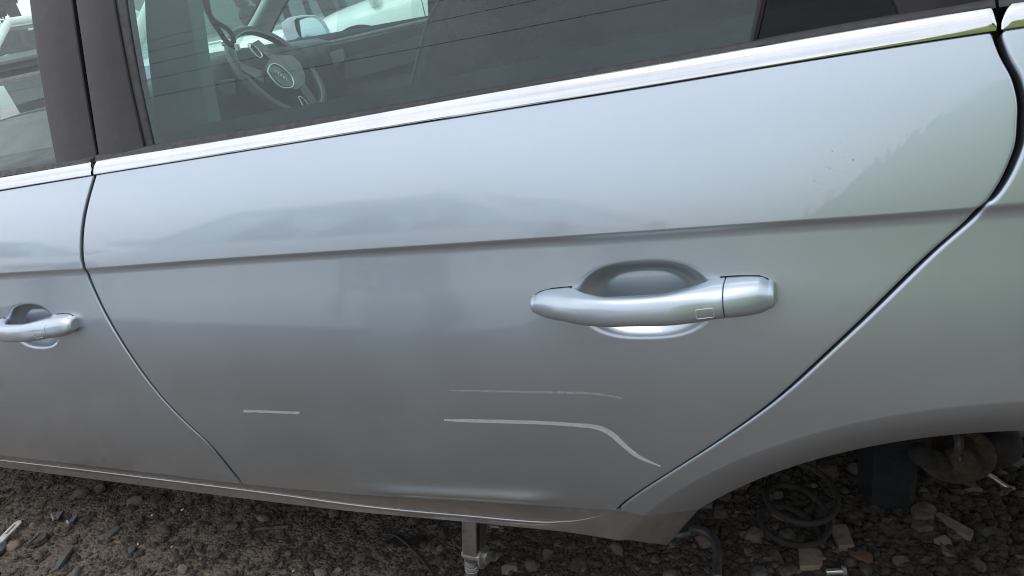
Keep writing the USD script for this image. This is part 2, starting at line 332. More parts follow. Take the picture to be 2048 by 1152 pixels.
# ------------------------------------------------------------------ ground
GZ0 = 0.045
def ground_z(x, y):
    x, y = np.asarray(x, float), np.asarray(y, float)
    p = np.stack([x, y, 0 * x], -1)
    z = GZ0 - 0.02 * np.clip(x + 0.8, -1.5, 1.2) + 0.030 * (meshkit.fbm(p * 1.7, 3, 5) - 0.5) + 0.016 * (meshkit.fbm(p * 8, 3, 9) - 0.5)
    return z
def make_ground():
    ax = np.unique(np.r_[np.linspace(-120, -8, 30), np.linspace(-8, -2.6, 36), np.linspace(-2.6, 0.9, 360), np.linspace(0.9, 8, 48), np.linspace(8, 120, 30)].round(5))
    ay = np.unique(np.r_[np.linspace(-120, -12, 28), np.linspace(-12, -0.9, 70), np.linspace(-0.9, 1.5, 250), np.linspace(1.5, 12, 60), np.linspace(12, 140, 40)].round(5))
    X, Y = np.meshgrid(ax, ay, indexing='ij')
    Z = ground_z(X, Y)
    fine = sstep(X, -2.7, -2.4) * (1 - sstep(X, 0.7, 0.9)) * sstep(Y, -0.9, -0.7) * (1 - sstep(Y, 1.3, 1.5))
    p = np.stack([X, Y, 0 * X], -1)
    Z = Z + fine * (0.012 * (meshkit.fbm(p * 38, 3, 21) - 0.5) + 0.006 * (meshkit.noise(p * 110, 3) - 0.5))
    return grid(np.stack([X, Y, Z], -1))
ground = tag(obj('ground', make_ground(), 'gravel_ground', smooth=True), kind='structure')
def on_ground_many(px):
    d = (px[:, :1] - W_PX / 2) / F_PX * CR - (px[:, 1:] - H_PX / 2) / F_PX * CU + CF
    z = np.full(len(px), GZ0)
    for _ in range(4):
        q = CAM + d * ((z - CAM[2]) / d[:, 2])[:, None]; z = ground_z(q[:, 0], q[:, 1])
    return np.c_[q[:, :2], z]
def on_ground(x, y):
    q = on_z(x, y, GZ0)
    for _ in range(4): q = on_z(x, y, float(ground_z(q[0], q[1])))
    return q

# ------------------------------------------------------------------ the silver car: its side surface
X_ALL = np.linspace(-3.0, 1.2, 800)
def crease_z(X): return lerp(X, [(-3.0, .672), (-2.2, .718), (-1.3689, .7608), (-1.1568, .7700), (-.8448, .7870), (-.5902, .7992), (-.4667, .8052), (-.3066, .8130), (-.2007, .8187), (-.0998, .8240), (-.0334, .8284), (.4, .845), (1.2, .86)])
_d = np.linspace(0, .75, 1501)
_sl = np.interp(_d, [0, .0010, .0028, .0050, .0075, .013, .05, .09, .15, .22, .29, .345, .40, .43, .45, .6], [-.06, .18, .30, .22, .0, -.17, -.21, -.18, -.10, .0, .10, .17, .21, .25, .28, .38])
_cum = np.r_[0, np.cumsum((_sl[1:] + _sl[:-1]) / 2 * np.diff(_d))]
ARCH = [0.0586, 0.1355, 0.4775]
def arch_r(X, Z): return np.hypot(X - ARCH[0], Z - ARCH[1])
def side_y(X, Z, features=True):
    X, Z = np.asarray(X, float), np.asarray(Z, float)
    c = crease_z(X)
    t = np.maximum(Z - c, 0)
    Y = .20 * t + 1.25 * t * t - 0.8 * t ** 3
    Y = Y + np.interp(np.maximum(c - Z, 0), _d, _cum)
    # wheel-arch band: rolls in towards the wheel
    r = arch_r(X, Z)
    k = np.clip((ARCH[2] + .048 - r) / .048, 0, 1.3)
    Y = Y + .027 * k ** 1.3 * (X > -.55)
    # nose and tail curve round
    Y = Y + .30 * np.clip(X - .35, 0, 2) ** 2 + .10 * np.clip(-1.9 - X, 0, 3) ** 2
    if features:
        for (hx, hz, ca, sa) in HANDLES:
            u = (X - hx) * ca + (Z - hz) * sa; v = -(X - hx) * sa + (Z - hz) * ca
            rho = (np.abs((u - .1105) / .066) ** 2.6 + np.abs((v - SC_V) / SC_H) ** 2.3) ** (1 / 2.45)
            Y = Y + .0160 * (1 - sstep(rho, .58, 1.03))
        # the pressed hollow just above the sill at the door's rear foot
        h = (Z - lerp(X, _BOT)); e = sstep(X, -.80, -.66) * (1 - sstep(X, -.50, -.43))
        Y = Y - .0060 * e * np.exp(-((h - .014) / .010) ** 2)
    return Y
HX, HZ = -.4345, .7385
HANG = math.atan2(.7580 - .7425, -.2110 + .4345)
HCA, HSA = math.cos(HANG), math.sin(HANG)
SC_V, SC_H = -.0015, .0380
FHX, FHZ = -1.217 - .224 * HCA, .681 - .224 * HSA
HANDLES = [(HX, HZ, HCA, HSA), (FHX, FHZ, HCA, HSA)]
def on_side(x, y, off=0.0, features=False):
    q = on_y(x, y, 0.02)
    for _ in range(12): q = on_y(x, y, float(side_y(q[0], q[2], features)) + off)
    return q

_TOP = np.array([on_side(x, y) for x, y in [(0, 379), (190, 347), (725, 260), (1000, 216), (1300, 168), (1643, 111), (1990, 57)]])[:, [0, 2]]
_BOT = np.array([on_side(x, y) for x, y in [(0, 910), (239, 938), (482, 967), (700, 987), (953, 1002), (1230, 1020)]])[:, [0, 2]]
_TOP = np.vstack([[(-3.0, _TOP[0, 1] - .095), (-2.2, _TOP[0, 1] - .047)], _TOP, [(.4, _TOP[-1, 1] + .0145), (1.2, _TOP[-1, 1] + .0175)]])
_BOT = np.vstack([[(-3.0, _BOT[0, 1] - .085)], _BOT, [(0, _BOT[-1, 1] + .05)]])
def top_z(X): return lerp(X, _TOP)
def bot_z(X): return lerp(X, _BOT)
_AP = [(1394, 1019), (1410, 1008), (1483, 966), (1556, 939), (1629, 917), (1738, 893), (1848, 878), (1957, 862), (2048, 853)]
for _ in range(8):                                                   # the arch's circle through its lip
    q = np.array([on_side(x, y + 3) for x, y in _AP]); A_ = np.c_[2 * q[:, 0], 2 * q[:, 2], np.ones(len(q))]
    s_ = np.linalg.lstsq(A_, q[:, 0] ** 2 + q[:, 2] ** 2, rcond=None)[0]
    n_ = [s_[0], s_[1], math.sqrt(s_[2] + s_[0] ** 2 + s_[1] ** 2)]
    for k_ in range(3): ARCH[k_] = .5 * ARCH[k_] + .5 * float(n_[k_])
def w_of(X, Z):
    c, t, b = crease_z(X), top_z(X), bot_z(X)
    return np.where(Z <= c, (Z - b) / (c - b), 1 + (Z - c) / (t - c))
def z_of(X, w):
    c, t, b = crease_z(X), top_z(X), bot_z(X)
    return np.where(w <= 1, b + (c - b) * w, c + (t - c) * (w - 1))
def trace(pts):
    q = np.array([on_side(x, y) for x, y in pts])
    w = w_of(q[:, 0], q[:, 2]); o = np.argsort(w)
    return w[o], q[o, 0]
GB = trace([(188, 350), (177, 390), (167, 440), (163, 490), (165, 525), (168, 537), (175, 550), (190, 585), (204, 615), (236, 672), (280, 739), (319, 790), (375, 849), (423, 893), (455, 932), (483, 967)])
GC = trace([(1994, 60), (2010, 105), (2035, 157), (2045, 219), (2042, 274), (2024, 330), (1996, 382), (1969, 413), (1867, 502), (1728, 638), (1662, 700), (1552, 800), (1430, 888), (1316, 961), (1264, 995), (1230, 1022)])
def gap_curve(g, w):
    from scipy.ndimage import gaussian_filter1d
    from scipy.interpolate import PchipInterpolator
    ww = np.linspace(g[0][0] - .05, g[0][-1] + .05, 400)
    p = PchipInterpolator(g[0], g[1], extrapolate=True)(np.clip(ww, g[0][0] - .02, g[0][-1] + .02))
    p = gaussian_filter1d(p, 5, mode='nearest')
    return np.interp(w, ww, p)
def gap_B(w): return gap_curve(GB, w)
def gap_C(w): return gap_curve(GC, w)

def hem(P, r=0.0020, depth=0.016, radii=None):
    """adds a rolled edge round a panel grid P (nu along X, nv upwards), turning inwards (+Y)"""
    nu, nv = P.shape[:2]
    ii = np.r_[np.arange(nu), np.full(nv - 1, nu - 1), np.arange(nu - 2, -1, -1), np.zeros(nv - 2, int)]
    jj = np.r_[np.zeros(nu, int), np.arange(1, nv), np.full(nu - 1, nv - 1), np.arange(nv - 2, 0, -1)]
    B = P[ii, jj]
    inner = P[np.clip(ii, 1, nu - 2), np.clip(jj, 1, nv - 2)]
    tang = np.roll(B, -1, 0) - np.roll(B, 1, 0); tang /= np.linalg.norm(tang, axis=1, keepdims=True) + 1e-12
    du = P[np.clip(ii + 1, 0, nu - 1), jj] - P[np.clip(ii - 1, 0, nu - 1), jj]
    dv = P[ii, np.clip(jj + 1, 0, nv - 1)] - P[ii, np.clip(jj - 1, 0, nv - 1)]
    n = np.cross(dv, du); n /= np.linalg.norm(n, axis=1, keepdims=True) + 1e-12   # points inwards (+Y)
    n *= np.sign(n[:, 1:2])
    out = np.cross(tang, n); out *= np.sign(((B - inner) * out).sum())
    out /= np.linalg.norm(out, axis=1, keepdims=True) + 1e-12
    rr = np.full(len(B), r)
    if radii is not None:
        for side, val in radii.items():
            s = {'front': ii == 0, 'rear': ii == nu - 1, 'bottom': jj == 0, 'top': jj == nv - 1}[side]; rr[s] = val
    rr = rr[:, None]
    rings = [B] + [B + out * rr * math.sin(a) + n * rr * (1 - math.cos(a)) for a in np.radians([22, 45, 68, 90])]
    rings.append(rings[-1] + n * depth)
    R = np.stack(rings, 1)
    return R
def panel_mesh(P, r=0.0020, depth=0.016, radii=None):
    g = grid(P)
    R = hem(P, r, depth, radii)
    h = grid(R, closed_u=True, flip=True)
    m = trimesh.util.concatenate([g, h])
    m = trimesh.Trimesh(m.vertices, m.faces, process=False); m.merge_vertices(digits_vertex=6)
    return m
W_ROWS = np.unique(np.r_[np.linspace(0, .06, 8), np.linspace(.06, .56, 60), np.linspace(.56, .975, 150), np.linspace(.94, 1.0, 36), 1.004, 1.012, np.linspace(1.02, 1.9, 60), np.linspace(1.9, 2, 10)].round(5))
def panel(Xf, Xr, cols, rows=W_ROWS, top_off=.0032, **k):
    w = np.clip(rows, 0.0, 2.0)
    a, b = Xf(w), Xr(w)
    X = a[None] + (b - a)[None] * cols[:, None]
    Z = z_of(X, w[None])
    hgt = top_z(X) - bot_z(X)
    Z = Z - top_off * sstep(w[None], 1.5, 2.0)
    Y = side_y(X, Z)
    return panel_mesh(np.stack([X, Y, Z], -1), **k)

car = thing('silver_car', 'silver four door car filling the frame, rear wheel off, parked on gravel', 'car')
fine = lambda a, b, n0, n1, n2: np.unique(np.r_[np.linspace(0, a, n0), np.linspace(a, b, n1), np.linspace(b, 1, n2)].round(6))
rear_door = obj('rear_door', panel(lambda w: gap_B(w) + .0056, lambda w: gap_C(w) - .0046, fine(.36, .96, 70, 250, 14)), 'silver_paint', car, smooth=50)
front_door = obj('front_door', panel(lambda w: -2.28 + .10 * np.abs(w - 1) + 0 * w, lambda w: gap_B(w) - .0052, fine(.70, .985, 50, 170, 8)), 'silver_paint', car, smooth=50, label='front door ending at the left edge')

# quarter panel: from the rear gap to the tail, cut by the wheel arch
_lf = on_side(1334, 1090); _la = on_side(1394, 1019)
LIP_A = math.atan2(_la[2] - ARCH[1], _la[0] - ARCH[0])
_la = (ARCH[0] + ARCH[2] * math.cos(LIP_A), ARCH[1] + ARCH[2] * math.sin(LIP_A))
def quarter_mesh():
    # rows follow the same w levels as the door where the door's gap is the front edge; the rear edge is the arch, then the tail
    # parametrise along the arch: s from the lower front tip round the arch to the rear; for each s a line from the lip out to the gap / top edge
    xa, za, ra = ARCH
    a0 = LIP_A
    n = 300
    ang = np.linspace(a0, 0.45, n)
    lip = np.stack([xa + ra * np.cos(ang), za + ra * np.sin(ang)], -1)
    # outer boundary: bottom strip foot (front), up the gap to the top, along the top, down the tail
    wg = np.linspace(0.0, 2.0, 240)
    gx = gap_C(wg) + .0052; gz = z_of(gx, wg); gz = gz - .0032 * sstep(wg, 1.5, 2)
    tx = np.linspace(gx[-1], 1.05, 120)[1:]; tz = top_z(tx) - .0032
    ex = np.full(60, 1.05); ez = np.linspace(tz[-1], .35, 61)[1:]
    outer = np.vstack([np.stack([gx, gz], -1), np.stack([tx, tz], -1), np.stack([ex, ez], -1)])
    d = np.r_[0, np.cumsum(np.linalg.norm(np.diff(outer, axis=0), axis=1))]
    key_in = np.array([0, .16, .42, .62, .80, 1.0])
    # match gap foot -> lip foot; gap/crease crossing; top corner; tail corner
    i_cr = np.argmin(abs(wg - 1)); i_top = len(gx) - 1; i_tail = i_top + len(tx)
    s_out = np.array([0, d[i_cr] * .55, d[i_cr], d[i_top], d[i_tail], d[-1]])
    u = np.unique(np.r_[np.linspace(0, 1, n), key_in])
    so = np.interp(u, key_in, s_out)
    O = np.stack([np.interp(so, d, outer[:, 0]), np.interp(so, d, outer[:, 1])], -1)
    sa = np.interp(u, np.linspace(0, 1, n), ang)
    L = np.stack([xa + ra * np.cos(sa), za + ra * np.sin(sa)], -1)
    t = np.unique(np.r_[np.linspace(0, .25, 40), np.linspace(.25, 1, 110)].round(5))
    P2 = O[:, None] * (1 - t)[None, :, None] + L[:, None] * t[None, :, None]
    X, Z = P2[..., 0], P2[..., 1]
    Y = side_y(X, Z)
    return panel_mesh(np.stack([X, Y, Z], -1), r=.0025, depth=.014, radii={'bottom': .0030, 'front': .0003})
quarter_panel = obj('quarter_panel', quarter_mesh(), 'silver_paint', car, smooth=50)

# sill below the doors: a strip, a bright edge, an underside that runs into the quarter panel
def side_curve(pts, off=0.0, extra=()):
    q = np.array([on_side(x, y, off) for x, y in pts]); a = np.stack([q[:, 0], q[:, 2]], -1)
    return np.vstack([a, np.array(extra).reshape(-1, 2)])
_gf = (float(gap_C(0.0)) + .0052, float(z_of(gap_C(0.0) + .0052, np.array(0.0))))
LINE = side_curve([(0, 922), (239, 951), (560, 992), (700, 1011), (953, 1035), (1076, 1045), (1144, 1042), (1190, 1033)], .002)
LOWE = side_curve([(0, 934), (340, 978), (700, 1022), (1007, 1051), (1180, 1071), (1250, 1080), (1300, 1086)])
def sill_mesh():
    s = np.unique(np.r_[np.linspace(0, .8, 60), np.linspace(.8, 1, 80)])
    x1, x2 = _gf[0], _la[0]
    Xb = -2.25 + (x2 + 2.25) * s
    zl = lerp(Xb, np.vstack([LINE, [x1, _gf[1]], [x2, _la[1]]]))
    zb = np.where(Xb < x1, np.maximum(bot_z(Xb), zl), zl); zl = np.minimum(zl, zb)
    xl = _lf[0]; Xe = -2.25 + (xl + 2.25) * s
    ze = lerp(Xe, np.vstack([LOWE, [xl, _lf[2]]]))
    yb = side_y(Xb, zb); yl = side_y(Xb, zl); ye = side_y(Xe, ze)
    fade = sstep(x1 - Xb, .0, .16)
    rows = []
    rows.append(np.stack([Xb, yb + .030, zb + .012], -1))
    rows.append(np.stack([Xb, yb + .012 * fade, zb + .006 * fade], -1))
    for k in np.linspace(0, 1, 8):
        rows.append(np.stack([Xb, (yb + .006 * fade) * (1 - k) + ((yb * fade + yl * (2 - fade)) / 2 + .0085 * fade) * k + .0012 * fade * math.sin(k * math.pi), (zb - .001 * fade) * (1 - k) + (zl + .004 * fade) * k], -1))
    for a in np.radians(np.linspace(70, -70, 9)):                       # rounded bright edge
        rows.append(np.stack([Xb, (yb * fade + yl * (2 - fade)) / 2 + (.0085 - .0030 * math.cos(a)) * fade, zl + .0022 * fade * math.sin(a)], -1))
    for k in np.linspace(.12, 1, 8):
        rows.append(np.stack([Xb + (Xe - Xb) * k, ((yb * fade + yl * (2 - fade)) / 2 + .0085 * fade) * (1 - k) + (ye) * k, (zl - .004 * fade) * (1 - k) + ze * k], -1))
    rows.append(np.stack([Xe, ye + .004, ze - .002], -1)); rows.append(np.stack([Xe, ye + .05, ze + .004], -1))
    P = np.stack(rows, 1)
    return grid(P)
sill = obj('sill', sill_mesh(), 'sill_paint', car, smooth=35)

# chrome strips on the belt line and the rubber above them
def belt(X, px_pts, off=.04):
    q = np.array([on_y(x, y, off) for x, y in px_pts])
    return lerp(X, q[:, [0, 2]])
UP = [(-200, 380), (0, 352), (191, 321), (561, 260), (1000, 181), (1300, 130), (1968, 15), (2300, -35)]
GL = [(-200, 371), (0, 343), (305, 291), (700, 226), (1380, 106), (1900, 13), (2300, -50)]
def chrome_strip(xa, xb, n, round_a, round_b):
    X = np.unique(np.r_[np.linspace(xa, xa + .02, 14), np.linspace(xa + .02, xb - .03, n), np.linspace(xb - .03, xb, 20)])
    zlo = top_z(X) - .0012
    zup = belt(X, UP, .05)
    # corners rounded at the ends
    e = np.zeros_like(X)
    if round_b: e += np.clip((X - (xb - .004)) / .004, 0, 1) ** 2.4
    if round_a: e += np.clip(((xa + .006) - X) / .006, 0, 1) ** 2
    zup = zup - e * (zup - zlo) * .62
    ylo = side_y(X, top_z(X), False)
    rows = [np.stack([X, ylo + .010, zlo + .0005], -1)]
    ks = np.linspace(0, 1, 18); sl = np.interp(ks, [0, .04, .10, .42, .7, .94, 1.0], [-.3, .15, .29, .40, .70, 1.1, 2.0])
    lean = np.r_[0, np.cumsum((sl[1:] + sl[:-1]) / 2 * np.diff(ks))]
    for k, l in zip(ks, lean):                                        # convex strip leaning back as it rises
        rows.append(np.stack([X, ylo - .0022 + (zup - zlo) * l, zlo + (zup - zlo) * k], -1))
    rows.append(np.stack([X, ylo + .020, zup - .001], -1))
    P = np.stack(rows, 1)
    m = grid(P)
    # end caps
    for i in (0, -1):
        loop = P[i]; c = loop.mean(0)
        m = join([m, T(np.vstack([loop, c]), [[j, (j + 1) % len(loop), len(loop)] for j in range(len(loop))])])
    m.merge_vertices()
    return m
xB = on_side(187, 335)[0]; xC = on_side(1993, 45)[0]
rear_chrome = obj('chrome_strip', chrome_strip(xB + .0020, xC - .0003, 120, True, True), 'chrome', rear_door, smooth=45)
front_chrome = obj('chrome_strip', chrome_strip(-2.25, xB - .0030, 90, False, True), 'chrome', front_door, smooth=45)
quarter_chrome = obj('chrome_strip', chrome_strip(xC + .0028, .75, 60, True, True), 'chrome', quarter_panel, smooth=45)
def tab_mesh():                                                        # folded black end piece of the front strip
    z0 = float(top_z(xB)); y = float(side_y(xB, z0, False))
    return box((.0035, .010, .0205), (xB - .0008, y + .009, z0 + .0095), roty(-.15), .001)
obj('strip_end_cap', tab_mesh(), 'rubber', front_door)

def seal(xa, xb):
    X = np.linspace(xa, xb, 140)
    z0 = belt(X, UP, .05) - .001; z1 = np.maximum(belt(X, GL, .052), z0 + .002)
    y = side_y(X, top_z(X), False)
    rows = [np.stack([X, y + .006, z0], -1), np.stack([X, y + .0095, z0 + .0012], -1), np.stack([X, y + .0105, z0 * .65 + z1 * .35], -1), np.stack([X, y + .013, z0 * .25 + z1 * .75], -1), np.stack([X, y + .0165, z1], -1), np.stack([X, y + .024, z1 - .001], -1), np.stack([X, y + .030, z0 - .01], -1)]
    m = grid(np.stack(rows, 1)); return m
obj('window_seal', seal(xB + .0008, xC - .0005), 'rubber', rear_door)
obj('window_seal', seal(-2.25, xB - .0032), 'rubber', front_door)
obj('window_seal', seal(xC + .0015, .75), 'rubber', quarter_panel)

# glass surface above the belt
def glass_y(X, Z):
    z0 = belt(np.asarray(X, float), GL, .052)
    y0 = side_y(X, top_z(X), False) + .0185
    h = np.maximum(np.asarray(Z, float) - z0, -.05)
    return y0 + .30 * h + .30 * h * np.abs(h)
def on_glass(x, y, off=0.0):
    q = on_y(x, y, .07)
    for _ in range(10): q = on_y(x, y, float(glass_y(q[0], q[2])) + off)
    return q
Z_ROOF = 1.375
def edge_curve(pts):
    q = np.array([on_glass(x, y) for x, y in pts])
    c = np.polyfit(q[:, 2], q[:, 0], 2 if len(pts) > 2 else 1)
    z_hi = q[:, 2].max()
    def f(Z):
        Z = np.asarray(Z, float); s = np.polyval(np.polyder(c), z_hi)
        return np.where(Z <= z_hi, np.polyval(c, Z), np.polyval(c, z_hi) + (s * .9) * (Z - z_hi))
    return f
E1 = edge_curve([(65, 0), (80, 110), (98, 220), (118, 326)])            # front window's rear edge
E2 = edge_curve([(147, 0), (158, 80), (175, 190), (196, 306)])          # seam, front side
E3 = edge_curve([(158, 0), (169, 80), (185, 185), (203, 306)])          # seam, rear side
E4 = edge_curve([(231, 0), (245, 80), (264, 175), (291, 293)])          # rear trim edge
E5 = edge_curve([(249, 0), (263, 90), (282, 190), (305, 291)])          # glass edge
E6 = edge_curve([(1517, 0), (1508, 45), (1500, 86)])                    # quarter light's bar
E6b = edge_curve([(1531, 0), (1522, 40), (1512, 84)])
E7 = edge_curve([(1783, 0), (1787, 14), (1791, 29)])
def strip_panel(fa, fb, off=-.004, nz=40, nx=10, zt=Z_ROOF, bulge=.0015, depth=.012, r=.002):
    zb = None
    zz = np.linspace(0, 1, nz)
    s = np.linspace(0, 1, nx)
    Zg = np.linspace(.86, zt, nz)
    X = fa(Zg)[None] * (1 - s)[:, None] + fb(Zg)[None] * s[:, None]
    z0 = belt(X[:, 0], GL, .052) - .004
    Z = z0[:, None] + (zt - z0)[:, None] * zz[None]
    X = fa(Z) * (1 - s)[:, None] + fb(Z) * s[:, None]
    Y = glass_y(X, Z) + off - bulge * np.sin(np.pi * s)[:, None]
    return panel_mesh(np.stack([X, Y, Z], -1), r=r, depth=depth)
obj('pillar_trim', strip_panel(E1, E2), 'pillar_black', front_door, smooth=40)
obj('pillar_trim', strip_panel(E3, E4), 'pillar_black', rear_door, smooth=40)
obj('window_channel', strip_panel(E4, E5, off=-.0005, bulge=.0008), 'rubber', rear_door, smooth=40)
obj('divider_bar', strip_panel(E6, E6b, off=-.002), 'pillar_black', rear_door, smooth=40)
E8 = edge_curve([(1800, 0), (1806, 25)])
def pane(fa, fb, zt=1.34, nx=24, nz=16, below=.012):
    s = np.linspace(0, 1, nx); zz = np.linspace(0, 1, nz)
    x0 = fa(np.array(.95)) * (1 - s) + fb(np.array(.95)) * s
    z0 = belt(x0, GL, .052) - below
    Z = z0[:, None] + (zt - z0)[:, None] * zz[None]
    X = fa(Z) * (1 - s)[:, None] + fb(Z) * s[:, None]
    return grid(np.stack([X, glass_y(X, Z) + .002, Z], -1))
obj('window_glass', pane(lambda z: E5(z) - .004, lambda z: E6(z) + .003), 'window_glass', rear_door, smooth=True)
obj('quarter_light', pane(lambda z: E6b(z) - .003, lambda z: E7(z) + .02 - .25 * np.maximum(z - .97, 0)), 'quarter_glass', rear_door, smooth=True)
obj('window_glass', pane(lambda z: -2.05 + .9 * np.maximum(z - .95, 0), lambda z: E1(z) + .004), 'clear_glass', front_door, smooth=True)
obj('rear_frame', strip_panel(lambda z: E7(z) + .003 - .28 * np.maximum(z - .97, 0), lambda z: E7(z) + .06 - .28 * np.maximum(z - .97, 0), off=-.002), 'pillar_black', rear_door, smooth=40)
obj('rear_pillar', strip_panel(lambda z: E7(z) + .075 - .28 * np.maximum(z - .97, 0), lambda z: .62 + 0 * z - .9 * np.maximum(z - .97, 0), off=-.004, nx=24, zt=1.36), 'silver_paint', quarter_panel, smooth=40)

# dark structure right behind the gaps and behind the glass line
def backing(xa, xb, za, zb, dy):
    X, Z = np.meshgrid(np.linspace(xa, xb, 30), np.linspace(za, zb, 24), indexing='ij')
    return X, Z
def gap_backing(gap, ofs=.030, half=.030):
    w = np.linspace(-.02, 2.02, 90); g = gap(np.clip(w, 0, 2)); z = z_of(g, np.clip(w, 0, 2)) - .02 * (w < 0)
    rows = []
    for k in (-1, 0, 1):
        x = g + k * half; rows.append(np.stack([x, side_y(x, z, False) + ofs, z], -1))
    m = grid(np.stack(rows, 0)); return m
obj('door_jamb', gap_backing(gap_B), 'gap_black', car)
obj('door_jamb', gap_backing(gap_C, .024), 'gap_black', car)
Zs = np.linspace(.88, Z_ROOF, 20)
_bp = np.stack([np.stack([E2(Zs) + k, glass_y(E2(Zs) + k, Zs) + .028, Zs], -1) for k in (-.03, .0, .04)], 0)
obj('b_pillar', grid(_bp), 'gap_black', car, smooth=True)

# ------------------------------------------------------------------ door handles
def handle_frame(hx, hz):
    ex = np.array([HCA, 0, HSA]); ez = np.array([-HSA, 0, HCA]); ey = np.array([0, -1.0, 0])
    y0 = float(side_y(hx + .11 * HCA, hz + .11 * HSA, False))
    o = np.array([hx, y0, hz]); return o, ex, ey, ez
def base_c(o, a, v):
    x = o[0] + a * HCA - v * HSA; z = o[2] + a * HSA + v * HCA
    return o[1] - side_y(x, z, False)
def handle_loft(o, ex, ey, ez, a0, a1, closed0, closed1, n=60):
    a = np.linspace(a0, a1, n)
    a = a0 + (a1 - a0) * (0.5 - 0.5 * np.cos(np.pi * (a - a0) / (a1 - a0)))
    cout = lerp(a, [(0, .0105), (.012, .0165), (.03, .0245), (.06, .0330), (.10, .0372), (.14, .0362), (.175, .0305), (.20, .0255), (.218, .0205), (.226, .0165)])
    cin = lerp(a, [(0, -.012), (.034, -.012), (.046, .000), (.060, .010), (.085, .020), (.135, .020), (.158, .010), (.172, .000), (.184, -.012), (.23, -.012)])
    top = lerp(a, [(0, .0085), (.005, .0115), (.02, .0145), (.05, .0155), (.11, .0150), (.17, .0168), (.20, .0172), (.218, .0162), (.226, .0125)])
    bot = lerp(a, [(0, -.0080), (.005, -.0100), (.02, -.0115), (.05, -.0115), (.11, -.0105), (.17, -.0120), (.20, -.0125), (.218, -.0115), (.226, -.0090)])
    rings = []
    th = np.linspace(0, 2 * math.pi, 44, endpoint=False)
    for k in range(n):
        c, s = np.cos(th), np.sin(th)
        e = 2 / 3.6
        hm, hh = (top[k] + bot[k]) / 2, (top[k] - bot[k]) / 2
        cm, ch = (cout[k] + cin[k]) / 2, (cout[k] - cin[k]) / 2
        cc = cm + ch * np.sign(c) * np.abs(c) ** e
        zz = hm + hh * np.sign(s) * np.abs(s) ** e
        # outer face leans: the top edge is set back so that the upper face shows
        fr = np.clip((cc - cm) / ch, 0, 1); zr = (zz - hm) / hh
        cc = cc - fr * ch * (.30 * np.clip(zr, 0, 1) ** 2 + .16 * np.clip(-zr, 0, 1) ** 2)
        b = base_c(o, a[k], zz)
        rings.append(o + a[k] * ex + (cc + b)[:, None] * ey + zz[:, None] * ez)
    P = np.stack(rings, 0)
    # end caps: shrink rings
    def shrunk(ring, dirn, r):
        ctr = ring.mean(0); out = []
        for t in np.radians([30, 55, 75, 90]):
            out.append(ctr + (ring - ctr) * (1 - (1 - math.cos(t)) * r / .012) + dirn * r * math.sin(t))
        return out
    r0 = .0045 if closed0 == 2 else .0008; r1 = .0045 if closed1 == 2 else .0008
    pre = shrunk(P[0], -ex, r0)[::-1]; post = shrunk(P[-1], ex, r1)
    P = np.concatenate([np.stack(pre), P, np.stack(post)], 0)
    m = grid(P, closed_v=True)
    for i in (0, -1):
        loop = P[i]; ctr = loop.mean(0)
        m = join([m, T(np.vstack([loop, ctr]), [[j, (j + 1) % len(loop), len(loop)] for j in range(len(loop))])])
    m.merge_vertices(); return m
def gasket(o, ex, ey, ez, a0, a1, n=24):
    a = np.linspace(a0, a1, n)
    t = np.interp(a, [-.0012, .0, .005, .02, .05, .17, .20, .218, .226, .2272], [.004, .0085, .0115, .0145, .0155, .0168, .0172, .0162, .0125, .006]) + .0007
    b = -np.interp(a, [-.0012, .0, .005, .02, .05, .17, .20, .218, .226, .2272], [.004, .0080, .0100, .0115, .0115, .0120, .0125, .0115, .0090, .005]) - .0008
    rows = []
    for k, lift in ((0, -.004), (0, .0009), (1, .0009), (1, -.004)):
        v = t * (1 - k) + b * k
        rows.append(np.array([o + aa * ex + vv * ez + (float(base_c(o, aa, vv)) + lift) * ey for aa, vv in zip(a, v)]))
    return grid(np.stack(rows, 0))
SPLIT = .1895
def outer_at(o, ex, ey, ez, a, v, lift=.0004):
    co = np.interp(a, [.10, .14, .175, .20], [.0325, .0315, .0270, .0225])
    hh, hm = .016, .0008
    cin = .0
    zr = (v - hm) / hh
    b = base_c(o, a, v)
    return o + a * ex + v * ez + ey * (co + b + lift)
def handle(parent, hx, hz, split_style):
    o, ex, ey, ez = handle_frame(hx, hz)
    h = obj('door_handle', handle_loft(o, ex, ey, ez, 0.0, SPLIT - .0010, 2, 1), 'silver_paint', parent, smooth=50)
    obj('handle_end_cap', handle_loft(o, ex, ey, ez, SPLIT + .0010, .226, 1, 2), 'silver_paint', parent, smooth=50)
    for a0, a1 in ((-.0012, .041), (.1845, .2272)):                    # thin black gasket where the handle meets the door
        obj('handle_gasket', gasket(o, ex, ey, ez, a0, a1), 'gap_black', h, smooth=False)
    # rounded rectangle button
    pts = []
    for (cx, cy, t0) in ((.0060, .0030, 0), (-.0060, .0030, 90), (-.0060, -.0030, 180), (.0060, -.0030, 270)):
        for t in np.radians(np.linspace(t0, t0 + 90, 5)): pts.append((cx + .0014 * math.cos(t), cy + .0014 * math.sin(t)))
    mesh = trimesh.Trimesh(*[np.array(x) for x in meshkit.arrays(handle_loft(o, ex, ey, ez, 0.0, SPLIT - .0010, 2, 1))[:2]], process=False)
    P = []
    starts = np.array([o + (.1740 + u) * ex + (-.0012 + v) * ez + .08 * ey for u, v in pts])
    P = project_down(mesh, starts, -ey)
    ring = tube(P + ey * 0.0002, .00042, 6, closed=True)
    obj('lock_button', ring, 'silver_grey_paint', h, smooth=True)
    return h
